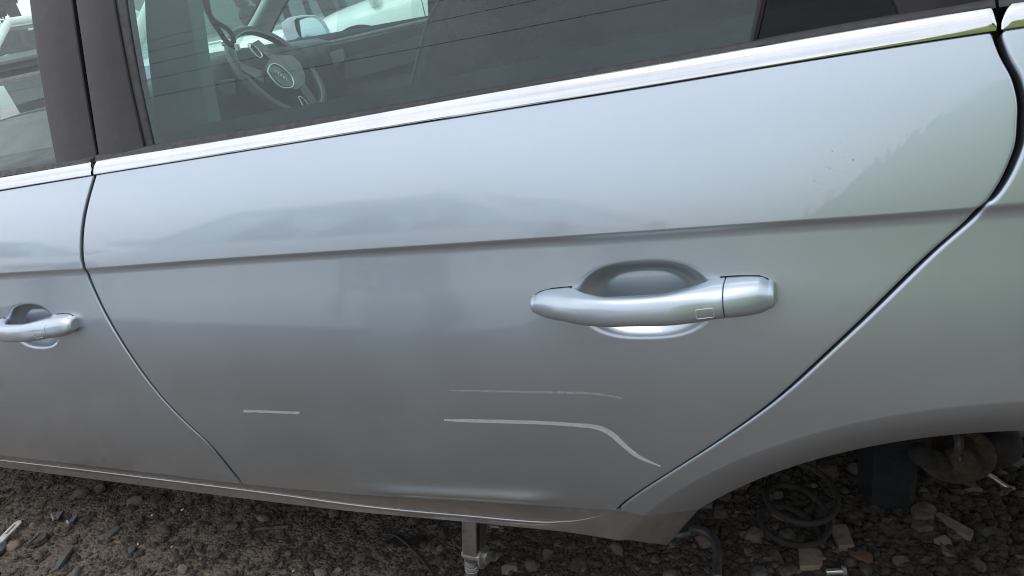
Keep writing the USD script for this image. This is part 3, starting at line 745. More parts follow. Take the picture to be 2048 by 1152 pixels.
def project_down(mesh, pts, d):
    """moves the points along d to the first triangle of the mesh they meet"""
    tri = mesh.triangles; out = []
    e1, e2 = tri[:, 1] - tri[:, 0], tri[:, 2] - tri[:, 0]
    pv = np.cross(d, e2); det = (e1 * pv).sum(1); ok = abs(det) > 1e-14; inv = np.where(ok, 1 / np.where(ok, det, 1), 0)
    for p in pts:
        tv = p - tri[:, 0]; u = (tv * pv).sum(1) * inv; qv = np.cross(tv, e1); v = (qv @ d) * inv; t = (e2 * qv).sum(1) * inv
        hit = ok & (u >= -1e-6) & (v >= -1e-6) & (u + v <= 1 + 1e-6) & (t > 0)
        out.append(p + d * (t[hit].min() if hit.any() else .08))
    return np.array(out)
handle(rear_door, HX, HZ, 0)
handle(front_door, FHX, FHZ, 1)

# pale strips standing in for bright reflections on the lower rear door
def reflection_line(pts, wid, n=160, rough=.0006, seed=1, jit=.10):
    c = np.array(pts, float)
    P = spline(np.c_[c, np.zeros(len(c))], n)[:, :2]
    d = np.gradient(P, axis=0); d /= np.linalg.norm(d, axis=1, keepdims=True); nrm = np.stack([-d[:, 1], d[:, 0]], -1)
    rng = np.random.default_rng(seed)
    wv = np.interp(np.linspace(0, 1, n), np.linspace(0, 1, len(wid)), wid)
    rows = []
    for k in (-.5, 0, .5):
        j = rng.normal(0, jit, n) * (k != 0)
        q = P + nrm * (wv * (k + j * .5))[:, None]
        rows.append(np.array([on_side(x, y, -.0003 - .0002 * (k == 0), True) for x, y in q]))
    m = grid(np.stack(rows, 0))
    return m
S = []
obj('painted_reflection', reflection_line([(888, 840), (960, 842), (1040, 844), (1110, 847), (1165, 851), (1205, 858), (1235, 878), (1265, 905), (1295, 922), (1322, 933)], [4, 7, 7, 7, 7, 8, 11, 8, 3], jit=.09), 'reflection_line', rear_door, smooth=True, label='long pale painted reflection bending down towards the wheel arch')
obj('painted_reflection', reflection_line([(487, 822), (540, 823.5), (599, 826)], [5, 5, 5], 30, seed=2), 'reflection_line', rear_door, smooth=True, label='short pale painted reflection near the front edge')
obj('painted_reflection', reflection_line([(900, 781), (1010, 783), (1110, 785), (1180, 787), (1245, 797)], [2, 4, 4, 5, 3], 60, seed=5, jit=.05), 'reflection_line_faint', rear_door, smooth=True)

# ------------------------------------------------------------------ car shell and cabin
YR = 1.83                                                            # right-hand side of the car
def roof_mesh():
    X = np.linspace(-1.75, .55, 40); v = np.linspace(-1, 1, 30)
    P = []
    for x in X:
        zc = 1.395 + .03 - .10 * ((x + .6) / 1.15) ** 2
        half = .64 + 0 * x; yc = YR / 2
        P.append([[x, yc + half * t, zc - .055 * t * t - .02 * t ** 6] for t in v])
    m = grid(np.array(P)); t = m.copy(); t.vertices = t.vertices - [0, 0, .03]; t.faces = t.faces[:, ::-1]
    return join([m, t])
obj('roof', roof_mesh(), 'silver_paint', car, smooth=True)
def lining():
    X = np.linspace(-1.75, .55, 20); v = np.linspace(-1, 1, 16); P = []
    for x in X:
        zc = 1.355 + .03 - .10 * ((x + .6) / 1.15) ** 2
        P.append([[x, YR / 2 + .62 * t, zc - .055 * t * t] for t in v])
    return grid(np.array(P))
obj('roof_lining', lining(), 'cabin_light', car, smooth=True)
def ruled(a, b, n=12, k=8):
    a, b = np.asarray(a, float), np.asarray(b, float)
    a = spline(a, n) if len(a) > 1 else a; b = spline(b, n)
    return grid(np.stack([a * (1 - t) + b * t for t in np.linspace(0, 1, k)], 1))
# roof rail over the left doors
Xr = np.linspace(-1.75, .55, 50)
obj('roof_rail', tube(np.stack([Xr, np.interp(Xr, [-1.75, -1.0, 0, .55], [.32, .245, .245, .30]), 1.352 - .085 * ((Xr + .6) / 1.15) ** 2], -1), .032, 10), 'pillar_black', car, smooth=True)
obj('roof_rail', tube(np.stack([Xr, YR - np.interp(Xr, [-1.75, -1.0, 0, .55], [.32, .245, .245, .30]), 1.352 - .085 * ((Xr + .6) / 1.15) ** 2], -1), .032, 10), 'pillar_black', car, smooth=True)
# floor and boot
obj('floor', join([box((1.95, 1.62, .03), (-1.52, YR / 2, .40)), box((1.1, .95, .03), (0, YR / 2 + .1, .44)), box((.05, 1.55, .50), (.52, YR / 2, .68)), box((.9, 1.5, .02), (.75, YR / 2, .86)), box((.06, 1.5, .5), (-2.45, YR / 2, .62))]), 'carpet', car)
obj('rear_seat', join([box((.50, 1.36, .16), (-.30, YR / 2, .56), None, .05), box((.16, 1.36, .50), (.02, YR / 2, .80), roty(.28), .05)]), 'seat_fabric', car)
obj('parcel_shelf', box((.50, 1.40, .03), (.33, YR / 2, .955), None, .01), 'cabin_dark', car)
for yy in (.45, 1.38):
    obj('rear_headrest', box((.09, .25, .16), (.12, yy, 1.06), roty(.2), .035), 'seat_fabric', car)
# inside trim of the near doors
def door_card(xa, xb, ya=.105, yb=.20):
    X = np.linspace(xa, xb, 40)
    z0 = belt(X, GL, .052)
    wid = np.interp(X, [xa, xb], [.055, .135])
    y0 = side_y(X, top_z(X), False) + .035
    rows = [np.stack([X, y0, z0 - .012], -1), np.stack([X, y0 + .015, z0 - .002], -1), np.stack([X, y0 + wid, z0 + .004], -1), np.stack([X, y0 + wid + .012, z0 - .006], -1), np.stack([X, y0 + wid + .015, z0 - .10], -1), np.stack([X, y0 + wid + .05, z0 - .22], -1), np.stack([X, y0 + wid, z0 - .50], -1)]
    m = grid(np.stack(rows, 1)); return m
obj('door_card', door_card(-.98, -.06), 'carpet', rear_door, smooth=30)
obj('door_card', door_card(-2.1, -1.16), 'cabin_dark', front_door, smooth=30)
# pale inner trim of the near centre pillar with its belt
def inner_pillar():
    L = np.array([on_y(x, y, .150) for x, y in [(352, -120), (374, 0), (398, 140), (418, 262), (424, 300)]]); R_ = np.array([on_y(x, y, .150) for x, y in [(385, -120), (404, 0), (424, 140), (445, 258), (452, 300)]])
    m = ruled(L, R_, 20, 6); d = m.copy(); d.vertices = d.vertices + [.0, .03, 0]
    return join([m])
obj('belt_webbing', inner_pillar(), 'cabin_grey', car, smooth=20)
def inner_pillar2():
    L = np.array([on_y(x, y, .135) for x, y in [(300, -120), (290, 0), (300, 140), (318, 290)]]); R_ = np.array([on_y(x, y, .165) for x, y in [(352, -120), (374, 0), (398, 140), (420, 285)]])
    return ruled(L, R_, 20, 8)
obj('centre_pillar_trim', inner_pillar2(), 'cabin_grey', car, smooth=True)

# right-hand side: door trim, sill ledge, pillars, glass
YI = 1.68
def right_side():
    ms = []
    top = np.array([on_y(x, y, YI) for x, y in [(604, 98), (671, 82), (852, 41)]])
    s = (top[-1] - top[0]) / (top[-1, 0] - top[0, 0])
    def ledge(X): return top[0] + (X - top[0, 0])[:, None] * s
    X = np.linspace(-2.6, .4, 30); A = ledge(X)
    rows = [A + [0, .10, .004], A + [0, .015, .004], A, A + [0, -.012, -.012], A + [0, -.012, -.075], A + [0, .012, -.10], A + [0, .004, -.16], A + [0, -.03, -.20], A + [0, -.03, -.26], A + [0, .03, -.30], A + [0, .03, -.52]]
    return grid(np.stack(rows, 1)), A
RS, RLEDGE = right_side()
obj('far_door_card', RS, 'cabin_dark', car, smooth=25)
def far_pull():
    q = [on_y(x, y, YI - .03) for x, y in [(645, 144), (658, 138), (672, 132), (678, 127), (683, 121)]]
    return tube(spline(q, 16), [.004] * 16, 8)
obj('far_door_pull', join([far_pull(), slab([(0, 0), (.065, .012), (.065, .055), (.005, .05)], on_y(668, 131, YI - .025), np.array([1., 0, 0]), np.array([0, 0, 1.]), np.array([0, -1., 0]), .01)]), 'cabin_light', car)
def far_panel(px, Y, depth, lean=.35):
    q = np.array([on_y(x, y, Y) for x, y in px]); q[:, 1] -= lean * np.maximum(q[:, 2] - .93, 0)
    return q
# far A pillar with pale trim
ap_l = [(487, 62), (510, 25), (532, -20), (600, -140)]; ap_r = [(541, 62), (560, 24), (577, -5), (650, -120)]
def a_pillar():
    a = spline([on_y(x, y, 1.50) for x, y in ap_l], 20); b = spline([on_y(x, y, 1.56) for x, y in ap_r], 20)
    return grid(np.stack([a * (1 - t) + b * t + math.sin(math.pi * t) ** .8 * np.array([.015, -.045, .0]) for t in np.linspace(0, 1, 14)], 1))
obj('a_pillar', a_pillar(), 'pale_trim', car, smooth=True)
obj('far_door_insert', grid(np.stack([spline([on_y(x, y, YI - .036) for x, y in p_], 12) for p_ in ([(688, 116), (770, 93), (846, 68)], [(689, 136), (770, 112), (843, 84)], [(690, 158), (770, 140), (838, 118)])], 1)), 'cabin_grey', car, smooth=True)
obj('a_pillar_edge', tube(spline([on_y(x - 2, y, 1.497) for x, y in ap_l], 12), .006, 6), 'rubber', car)
obj('a_pillar_edge', tube(spline([on_y(x, y, 1.57) for x, y in ap_r], 12), .008, 6), 'rubber', car)
# far B pillar
def far_b():
    l = [(857, 44), (855, 0), (850, -120)]; r = [(930, 44), (925, 0), (915, -120)]
    return ruled([on_y(x, y, 1.66 - .0012 * (44 - y)) for x, y in l], [on_y(x, y, 1.66 - .0012 * (44 - y)) for x, y in r], 10, 4)
obj('far_centre_pillar', far_b(), 'cabin_dark', car, smooth=True)
Zp = np.linspace(.93, 1.36, 10)
obj('far_rear_pillar', grid(np.stack([np.stack([.05 + .0 * Zp - .0 * Zp, YI - .35 * (Zp - .93) + .02, Zp], -1), np.stack([.60 - .5 * (Zp - .93), YI - .35 * (Zp - .93) + .02, Zp], -1)], 0)), 'cabin_grey', car)
Xg = np.linspace(-1.95, .05, 12)
obj('far_window_glass', grid(np.stack([np.stack([Xg, np.full(12, YI + .06), RLEDGE[0, 2] + 0 * Xg + .0], -1), np.stack([Xg + np.where(Xg < -1.5, .35, 0), np.full(12, YI - .10), np.full(12, 1.34)], -1)], 0)), 'clear_glass', car, smooth=True)
obj('far_body_side', grid(np.stack([np.stack([np.linspace(-3.2, 1.0, 20), np.full(20, YR + dy), np.full(20, z)], -1) for dy, z in ((-.05, .92), (0, .80), (-.01, .55), (-.05, .30))], 1)), 'silver_paint', car, smooth=True)
# windscreen
obj('windscreen', grid(np.stack([np.stack([np.full(12, -2.42) - .10 * np.sin(np.linspace(0, math.pi, 12)), np.linspace(.10, YR - .10, 12), np.full(12, .93)], -1), np.stack([np.full(12, -1.72) - .05 * np.sin(np.linspace(0, math.pi, 12)), np.linspace(.30, YR - .30, 12), np.full(12, 1.33)], -1)], 0)), 'clear_glass', car, smooth=True)
# dashboard: a broad padded top
def dash():
    ys = np.linspace(.14, YR - .14, 40)
    prof = [(-2.40, .885), (-2.30, .905), (-2.15, .918), (-2.02, .915), (-1.96, .895), (-1.94, .84), (-1.98, .70), (-2.02, .52)]
    P = []
    for y in ys:
        hump = .035 * math.exp(-((y - 1.29) / .20) ** 2)
        P.append([[x + .10 * (1 - math.sin((y - .14) / (YR - .28) * math.pi)) * .4, y, z + hump * (1 if i in (2, 3, 4) else .3)] for i, (x, z) in enumerate(prof)])
    P = np.array(P)
    m = grid(P); return m
obj('dashboard', dash(), 'cabin_dark', car, smooth=True)
# grey dash end and the wiper line seen through the front window
def dash_end():
    L = [on_y(x, y, .42) for x, y in [(-60, 262), (0, 243), (94, 220), (140, 214)]]
    Mm = [on_y(x, y, .32) for x, y in [(-60, 300), (0, 284), (104, 258), (150, 250)]]
    B = [on_y(x, y, .22) for x, y in [(-60, 372), (0, 350), (118, 322), (160, 315)]]
    return grid(np.stack([spline(L, 14), spline(L, 14) * .45 + spline(Mm, 14) * .55 + [0, 0, .004], spline(Mm, 14), spline(Mm, 14) * .5 + spline(B, 14) * .5 + [0, 0, .006], spline(B, 14)], 1))
obj('dash_end', dash_end(), 'cabin_grey', car, smooth=True)
obj('screen_edge', tube(spline([on_y(x, y, .425) for x, y in [(-60, 263), (0, 245), (94, 220), (150, 212)]], 14), .006, 8), 'rubber', car)

# steering wheel
from scipy.optimize import least_squares
RIM = [(450, 100), (457, 78), (472, 63), (500, 60), (531, 67), (565, 82), (592, 103), (616, 130), (637, 163), (648, 197), (643, 221), (626, 234), (607, 236), (582, 230), (562, 221), (535, 204), (510, 182), (490, 162), (472, 143), (458, 122)]
def wheel_res(v):
    c = v[:3]; n = np.array([math.cos(v[4]) * math.cos(v[3]), math.sin(v[3]) * math.cos(v[4]), math.sin(v[4])])
    q = np.array([on_plane(x, y, c, n) for x, y in RIM])
    return np.r_[(np.linalg.norm(q - c, axis=1) - .186) * 40, (c - [-1.87, 1.29, .86]) * 1.0, (v[3]) * .3, (v[4] - .35) * .3]
_ws = least_squares(wheel_res, [-1.87, 1.29, .86, 0.0, .35]).x
WC = _ws[:3]; WN = np.array([math.cos(_ws[4]) * math.cos(_ws[3]), math.sin(_ws[3]) * math.cos(_ws[4]), math.sin(_ws[4])])
WY = np.cross(WN, [0, 0, 1.0]); WY /= np.linalg.norm(WY); WY = -WY; WZ = np.cross(WN, WY); WZ = WZ if WZ[2] > 0 else -WZ
def wp(x, y, lift=0.0):                                              # a point in the wheel's plane
    return on_plane(x, y, WC + WN * lift, WN)
ang = np.linspace(0, 2 * math.pi, 72, endpoint=False)
rim = WC + .178 * (np.cos(ang)[:, None] * WY + np.sin(ang)[:, None] * WZ)
sw = obj('steering_wheel', tube(rim, .0155, 12, closed=True), 'leather', car, smooth=True)
obj('wheel_rim_trim', tube(WC + WN * .012 + .166 * (np.cos(ang)[:, None] * WY + np.sin(ang)[:, None] * WZ), .0024, 6, closed=True), 'cabin_light', sw, smooth=True)
def wplate(px, lift, depth, n=None):
    q = np.array([wp(x, y, lift) for x, y in px]); uv = np.stack([(q - WC) @ WY, (q - WC) @ WZ], -1)
    return slab(uv, WC + WN * lift, WY, WZ, WN, depth)
HUB = [(520, 150), (528, 132), (548, 122), (575, 122), (592, 138), (600, 160), (600, 178), (585, 190), (560, 186), (535, 172)]
obj('wheel_hub', wplate(HUB, .0, .03), 'leather', sw)
PAD = [(535, 143), (538, 134), (547, 128), (556, 130), (572, 142), (583, 154), (587, 168), (584, 174), (572, 176), (562, 174), (548, 162)]
obj('airbag_pad', wplate(PAD, .03, .008), 'leather', sw)
padc = np.array([wp(x, y, .039) for x, y in PAD])
obj('airbag_outline', tube(spline(np.vstack([padc, padc[:1]]), 60)[:-1], .0028, 6, closed=True), 'satin_silver', sw, smooth=True)
# four linked rings on the pad
rc = wp(562, 151, .041); du = wp(571, 158, .041) - wp(553, 144, .041); du /= np.linalg.norm(du)
emb = []
for k in range(4):
    c = rc + du * (k - 1.5) * .0105; pdir = np.cross(WN, du)
    emb.append(tube(c + .0070 * (np.cos(ang[::3])[:, None] * du + np.sin(ang[::3])[:, None] * pdir), .0009, 5, closed=True))
obj('rings_emblem', join(emb), 'satin_silver', sw, smooth=True)
for spoke in ([(500, 92), (512, 86), (560, 126), (545, 134)], [(590, 176), (602, 170), (634, 214), (622, 222)], [(525, 150), (522, 172), (478, 146), (474, 132)]):
    obj('wheel_spoke', wplate(spoke, .002, .016), 'leather', sw)
for tr in ([(496, 90), (503, 88), (514, 97), (524, 112), (518, 115), (506, 104)], [(596, 196), (602, 194), (614, 206), (619, 217), (613, 219), (604, 208)]):
    q = np.array([wp(x, y, .020) for x, y in tr]); obj('spoke_trim', tube(spline(np.vstack([q, q[:1]]), 30)[:-1], .0026, 6, closed=True), 'satin_silver', sw, smooth=True)
obj('column_shroud', tube([WC - WN * .02, WC - WN * .10, WC - WN * .30], [.06, .075, .09], 14), 'cabin_dark', car, smooth=True)
obj('column_stalk', tube([wp(582, 152, -.05), wp(592, 146, -.05)], [.006, .009], 8), 'cabin_light', car)
# small switch panel low on the dash and a seat bracket
obj('kick_panel', slab([(0, 0), (.05, .0), (.06, .045), (.015, .05)], on_y(440, 196, 1.1), np.array([.8, .6, 0]), np.array([0, 0, 1.]), np.array([-.6, .8, 0]), .02), 'cabin_grey', car)
# driver's seat, reclined, with pale piping
def seat():
    e = [(876, 6), (861, 33), (846, 79), (834, 127), (816, 194), (806, 230)]
    L = np.array([on_y(x, y, 1.02) for x, y in [(900, -40)] + e])
    c = spline(L, 24)
    d = np.gradient(c, axis=0); d /= np.linalg.norm(d, axis=1, keepdims=True)
    out = np.stack([-d[:, 2], 0 * d[:, 0], d[:, 0]], -1); out *= np.sign(out[:, :1])
    rows = []
    for (b, y) in ((.0, .0), (.03, -.03), (.09, -.045), (.16, -.03), (.19, .0), (.19, .42), (.10, .47), (.0, .46), (-.02, .40), (.02, .22), (-.02, .05)):
        rows.append(c + out * b + [0, y, 0])
    m = grid(np.stack(rows, 1), closed_v=True); return m, c, out
sm, sc, so = seat()
drv = obj('driver_seat', join([sm, box((.52, .50, .16), (-1.42, 1.28, .60), None, .05), box((.10, .26, .17), (-.98, 1.28, 1.14), roty(.25), .04)]), 'seat_fabric', car, smooth=50)
obj('seat_piping', tube(sc + [0, -.004, 0], .0042, 6), 'seat_piping', drv, smooth=True)
# torn wires hanging from the roof to the steering column
wd = on_plane(470, 95, WC + WN * .03, WN)
def hang(px, r):
    t0 = np.linalg.norm(wd - CAM)
    return tube(spline([at_dist(x, y, t0 - .02 - .0004 * (95 - y)) for x, y in px], 40), r, 8)
obj('hanging_wire', join([hang([(395, -140), (400, -60), (408, 0), (416, 25), (434, 45), (455, 58), (465, 72), (467, 85)], .0080)]), 'wire_black', car, smooth=True)
obj('hanging_wire', hang([(402, -140), (407, -60), (413, 0), (424, 40), (441, 66), (452, 82), (462, 90), (474, 96)], .0085), 'wire_black', car, smooth=True)
obj('wire_plug', join([box((.03, .02, .018), wd + [-.01, -.02, .02], rotz(.5), .004), box((.014, .014, .022), wd + [.03, -.02, .0], rotz(.2), .003)]), 'satin_silver', car)
# far wing mirror
def wing_mirror():
    D = 1.93
    P_ = lambda x, y, t=0.0: at_dist(x, y, np.linalg.norm(on_y(x, y, D) - CAM) + t)
    face = [(586, 40), (592, 34), (612, 31), (630, 31), (640, 35), (650, 46), (658, 60), (662, 72), (659, 81), (640, 90), (618, 98), (610, 96), (600, 80), (590, 60)]
    rimo = np.array([P_(x, y) for x, y in face]); c = rimo.mean(0)
    view = c - CAM; view /= np.linalg.norm(view)
    back_dir = np.array([-1.0, .18, .0])
    rows = []
    for k, sc_, dd in ((0, .90, .012), (1, .94, .0), (2, 1.02, .0), (3, 1.06, .012), (4, 1.04, .05), (5, .90, .09), (6, .6, .115), (7, .02, .125)):
        rows.append(c + (rimo - c) * sc_ + back_dir * dd)
    m = grid(np.stack([np.vstack([r]) for r in rows], 0), closed_v=True)
    gl = [(599, 41), (612, 36), (630, 34), (638, 37), (646, 48), (656, 66), (656, 73), (640, 82), (620, 93), (612, 92), (603, 72)]
    g = np.array([P_(x, y, .004) for x, y in gl]); gm = T(np.vstack([g, g.mean(0)]), [[i, (i + 1) % len(g), len(g)] for i in range(len(g))])
    arm = tube(spline([c + back_dir * .06 + [0, 0, -.06], c + [-.02, -.10, -.11], c + [-.02, -.20, -.125]], 8), [.035, .03, .03], 10) if False else tube([c + back_dir * .06 + [0, -.02, -.05], c + [-.05, -.12, -.10], c + [-.05, -.22, -.11]], [.04, .032, .03], 10)
    return m, gm, arm
wm, wg_, wa = wing_mirror()
wmo = obj('wing_mirror', join([wm]), 'silver_grey_paint', car, smooth=40)
obj('mirror_glass', wg_, 'mirror', wmo)
obj('mirror_arm', wa, 'cabin_dark', wmo, smooth=True)
# bonnet and front wings in front of the windscreen (silver, seen through the glass)
def bonnet():
    X = np.linspace(-3.7, -2.44, 24); v = np.linspace(-1, 1, 30)
    return grid(np.array([[[x, YR / 2 + (.82 - .10 * max(0, -3.0 - x)) * t, .90 - .10 * ((-2.44 - x) / 1.26) ** 1.6 - .05 * t * t - .05 * t ** 8] for t in v] for x in X]))
obj('bonnet', bonnet(), 'silver_paint', car, smooth=True)
obj('front_wing', grid(np.array([[[x, y, z] for y, z in ((.12 + .1 * max(0, -3.0 - x), .845 - .10 * (max(0, -2.44 - x) / 1.26) ** 1.6), (.04 + .25 * max(0, -3.0 - x), .78), (.03 + .3 * max(0, -3 - x), .62), (.05 + .3 * max(0, -3 - x), .50))] for x in np.linspace(-3.6, -2.28, 14)])), 'silver_paint', car, smooth=True)

# wheel well, hub and suspension behind the arch
def well():
    xa, za, ra = ARCH
    a = np.linspace(.25, LIP_A - .02, 50); rows = []
    for y, k in ((.045, 1.0), (.09, 1.02), (.20, 1.0), (.42, .94)):
        rows.append(np.stack([xa + ra * k * np.cos(a), np.full(50, y), za + ra * k * np.sin(a) + .012], -1))
    c = rows[-1].copy(); c[:, 2] = np.maximum(c[:, 2] - .16, za + .30); rows.append(c)
    m = grid(np.stack(rows, 0)); return m
obj('wheel_well', well(), 'under_black', car, smooth=True)
obj('underbody', join([box((1.9, 1.1, .04), (-1.45, .78, .37)), box((1.9, .05, .12), (-1.45, .135, .37)), box((.9, 1.0, .22), (-.1, 1.20, .43)), box((.5, .9, .2), (-.75, 1.2, .42)), box((1.2, .6, .34), (-.05, 1.18, .30)), box((.5, 1.1, .2), (.75, .95, .45))]), 'under_black', car)  # the lowest box is added to block back light from the arch
def at_g(x, y, Y): return on_y(x, y, Y)
hubc = at_g(1925, 905, .40)
obj('silencer', tube(spline([at_g(1958, 893, .62), at_g(1992, 888, .60), at_g(2012, 886, .585), at_g(2026, 885, .578), at_g(2033, 884, .575)], 14), np.array([.056, .058, .058, .058, .058, .058, .058, .058, .057, .055, .050, .042, .028, .010]) * .68, 20), 'under_black', car, smooth=40)
obj('brake_disc', join([cyl(at_g(1912, 915, .46), at_g(1912, 915, .46) + [0.0, .012, 0], .055, 36, .002), cyl(at_g(1912, 915, .44) + [0, -.02, 0], at_g(1912, 915, .44) + [0, .03, 0], .032, 28, .003)]), 'rust_dark', car, smooth=30)
obj('suspension_arm', join([tube(spline([at_g(1838, 905, .36), at_g(1860, 915, .40), at_g(1905, 922, .46), at_g(1960, 925, .60)], 14), .016, 10), tube(spline([at_g(1838, 916, .36), at_g(1872, 926, .40), at_g(1915, 938, .46)], 14), .012, 10)]), 'under_black', car, smooth=True)
obj('brake_hose', tube(spline([at_g(1915, 868, .34), at_g(1918, 885, .33), at_g(1912, 905, .34), at_g(1925, 918, .38)], 20), .006, 8), 'steel_dark', car, smooth=True)

for wx, wy in ((.06, YR - .13), (-2.72, YR - .13), (-2.72, .13)):
    w_ = obj('wheel', tube([[wx, wy - .10, .34], [wx, wy - .095, .34], [wx, wy + .095, .34], [wx, wy + .10, .34]], [.30, .32, .32, .30], 40), 'tyre', car)
    obj('rim', tube([[wx, wy - .104, .34], [wx, wy + .104, .34]], [.21, .21], 30), 'silver_grey_paint', w_)

# ------------------------------------------------------------------ stones and gravel
rng = np.random.default_rng(11)
ICO = trimesh.creation.icosphere(subdivisions=1)
ICO2 = trimesh.creation.icosphere(subdivisions=2)
def stone_mesh(size, seed, sub=ICO, flat=.6, sharp=False):
    r = np.random.default_rng(seed)
    if sharp:
        pts = r.normal(size=(14, 3)); pts /= np.linalg.norm(pts, axis=1, keepdims=True); pts *= r.uniform(.75, 1, (14, 1))
        m = trimesh.convex.convex_hull(pts * np.array([1, r.uniform(.6, .95), flat]))
        v = m.vertices * size; f = m.faces
    else:
        v = sub.vertices.copy(); f = sub.faces
        v = v * (0.72 + .55 * meshkit.noise(v * 1.7 + seed * 3.1, seed))[:, None]
        n = r.normal(size=(5, 3)); n /= np.linalg.norm(n, axis=1, keepdims=True)
        for k in n:                                                   # a few broken faces
            d = v @ k; v = v - np.maximum(d - r.uniform(.55, .8), 0)[:, None] * k * .9
        v = v * np.array([1, r.uniform(.65, .95), flat]) * size
    a = r.uniform(0, 6.28); v = v @ (rotz(a) @ rotx(r.normal(0, .25))).T
    return T(v, f)
_px = np.stack([rng.uniform(-60, 2110, 90000), rng.uniform(840, 1210, 90000)], -1)
_px = _px[_px[:, 1] > np.interp(_px[:, 0], [0, 700, 1000, 1334, 1370, 1480, 1630, 1850, 2048], [925, 1015, 1045, 1085, 1030, 960, 912, 872, 848])]
SPOTS = on_ground_many(_px); _si = 0
def visible_spot():
    """a spot on the ground that the view can see"""
    global _si
    _si += 1
    return _px[_si % len(_px), 0], SPOTS[_si % len(_px)]
# the loose gravel: thousands of chips, one mass
gv, gf, off = [], [], 0
protos = [stone_mesh(1.0, 100 + k, flat=.5 + .3 * (k % 3) / 2, sharp=k % 2 == 0) for k in range(14)]
N = 19000
WIDE = np.stack([rng.uniform(-3.0, .9, N), rng.uniform(-1.6, 1.4, N)], -1); WIDE = np.c_[WIDE, ground_z(WIDE[:, 0], WIDE[:, 1])]
for k in range(N):
    if k % 5:
        q = visible_spot()[1]
    else:
        q = WIDE[k]
    dense = .55 + .45 * sstep(q[0], -1.3, -.3)
    s = (.0020 + .0068 * rng.random() ** 3.0) * (1 + .55 * sstep(q[0], -.9, -.1))
    if rng.random() > dense: s *= .6
    m = protos[rng.integers(len(protos))]
    c, sn = math.cos(rng.uniform(0, 6.28)), 0; a = rng.uniform(0, 6.28); R = rotz(a)
    v = (m.vertices * s) @ R.T + [q[0], q[1], q[2] + s * .12]
    gv.append(v); gf.append(m.faces + off); off += len(v)
tag(obj('gravel', T(np.vstack(gv), np.vstack(gf)), 'gravel', smooth=False), 'loose brown and grey gravel chips over the yard', 'gravel', kind='stuff')
# stones that can be told apart
SM = ['brown_stone', 'grey_stone', 'dark_stone', 'brown_stone', 'pale_stone']
for k in range(230):
    x, q = visible_spot()
    if rng.random() < .55 and x < 1300: x, q = visible_spot()
    s = (.0085 + .013 * rng.random() ** 2.2) * (1 + .12 * sstep(q[0], -.6, 0))
    m = stone_mesh(s, 500 + k, ICO if s < .017 else ICO2, flat=rng.uniform(.45, .8), sharp=rng.random() < .35)
    m.apply_translation([q[0], q[1], q[2] + s * .22])
    obj('stone', m, (SM if q[0] < -.55 else ['dark_stone', 'brown_stone', 'dark_stone', 'grey_stone', 'brown_stone'])[rng.integers(len(SM))], ground, smooth=35)  # darker stone colours near the arch, painting in its shade
def big_stone(x, y, size, mtl, seed, flat=.55, stretch=(1, 1, 1), rz=0, sharp=True, label=None):
    size *= .8; q = on_ground(x, y); m = stone_mesh(size, seed, ICO2, flat, sharp); m.vertices = (m.vertices * np.array(stretch)) @ rotz(rz).T + [q[0], q[1], q[2] + size * flat * .35]
    return obj('stone', m, mtl, ground, smooth=30, label=label)
for a in [(1660, 945, .034, 'brown_stone', 1), (1540, 1000, .020, 'grey_stone', 2), (1690, 1085, .016, 'pale_stone', 3), (1645, 1120, .018, 'pale_stone', 4), (1895, 1105, .030, 'brown_stone', 5), (1880, 1085, .026, 'pale_stone', 6), (1100, 1115, .026, 'brown_stone', 7),
          (1020, 1140, .028, 'pale_stone', 8), (1960, 1135, .030, 'brown_stone', 9), (1945, 985, .026, 'grey_stone', 10), (1660, 1045, .022, 'brown_stone', 12), (1770, 1060, .026, 'dark_stone', 13), (2010, 985, .024, 'brown_stone', 14),
          (200, 980, .026, 'brown_stone', 15), (85, 1008, .014, 'brown_stone', 16), (1140, 1095, .026, 'dark_stone', 17), (1310, 1122, .020, 'brown_stone', 18), (1000, 1110, .016, 'grey_stone', 19), (1500, 1110, .022, 'brown_stone', 20), (1440, 1030, .022, 'grey_stone', 21), (1800, 1125, .024, 'brown_stone', 22), (2030, 930, .03, 'grey_stone', 23), (2030, 870, .028, 'pale_stone', 24),
          (845, 1090, .016, 'brown_stone', 25), (520, 1015, .014, 'brown_stone', 26), (435, 1110, .012, 'grey_stone', 27), (265, 1100, .016, 'slate', 28)]:
    big_stone(*a)
def flat_piece(px, thick, mtl, name='slate_shard', lift=.003, tilt=0.0, label=None, parent=None):
    q = np.array([on_ground(x, y) for x, y in px]); c = q.mean(0)
    m = slab(q[:, :2] - c[:2], [c[0], c[1], float(ground_z(c[0], c[1])) + lift], np.array([1., 0, tilt]), np.array([0, 1., tilt * .5]), np.array([0, 0, 1.]), thick)
    return obj(name, m, mtl, parent if parent is not None else ground, smooth=False, label=label)
flat_piece([(52, 1097), (78, 1072), (84, 1070), (58, 1094)], .006, 'slate', tilt=.05)
flat_piece([(110, 1142), (138, 1100), (148, 1096), (151, 1100), (120, 1142), (104, 1150)], .007, 'slate', tilt=.05)
flat_piece([(140, 1000), (165, 978), (170, 984), (150, 1004)], .006, 'slate', tilt=.06)
flat_piece([(70, 1093), (86, 1079), (99, 1072), (97, 1084), (80, 1094)], .012, 'dark_stone', tilt=.05)
flat_piece([(205, 1075), (238, 1055), (243, 1060), (222, 1076)], .004, 'slate', tilt=.05)
flat_piece([(1597, 1102), (1645, 1136), (1638, 1146), (1600, 1144)], .014, 'pale_stone', tilt=.12, label='pale triangular stone below the coil spring')
flat_piece([(1662, 1068), (1692, 1068), (1708, 1108), (1678, 1106)], .018, 'pale_stone', tilt=.12, label='pale wedge shaped stone')
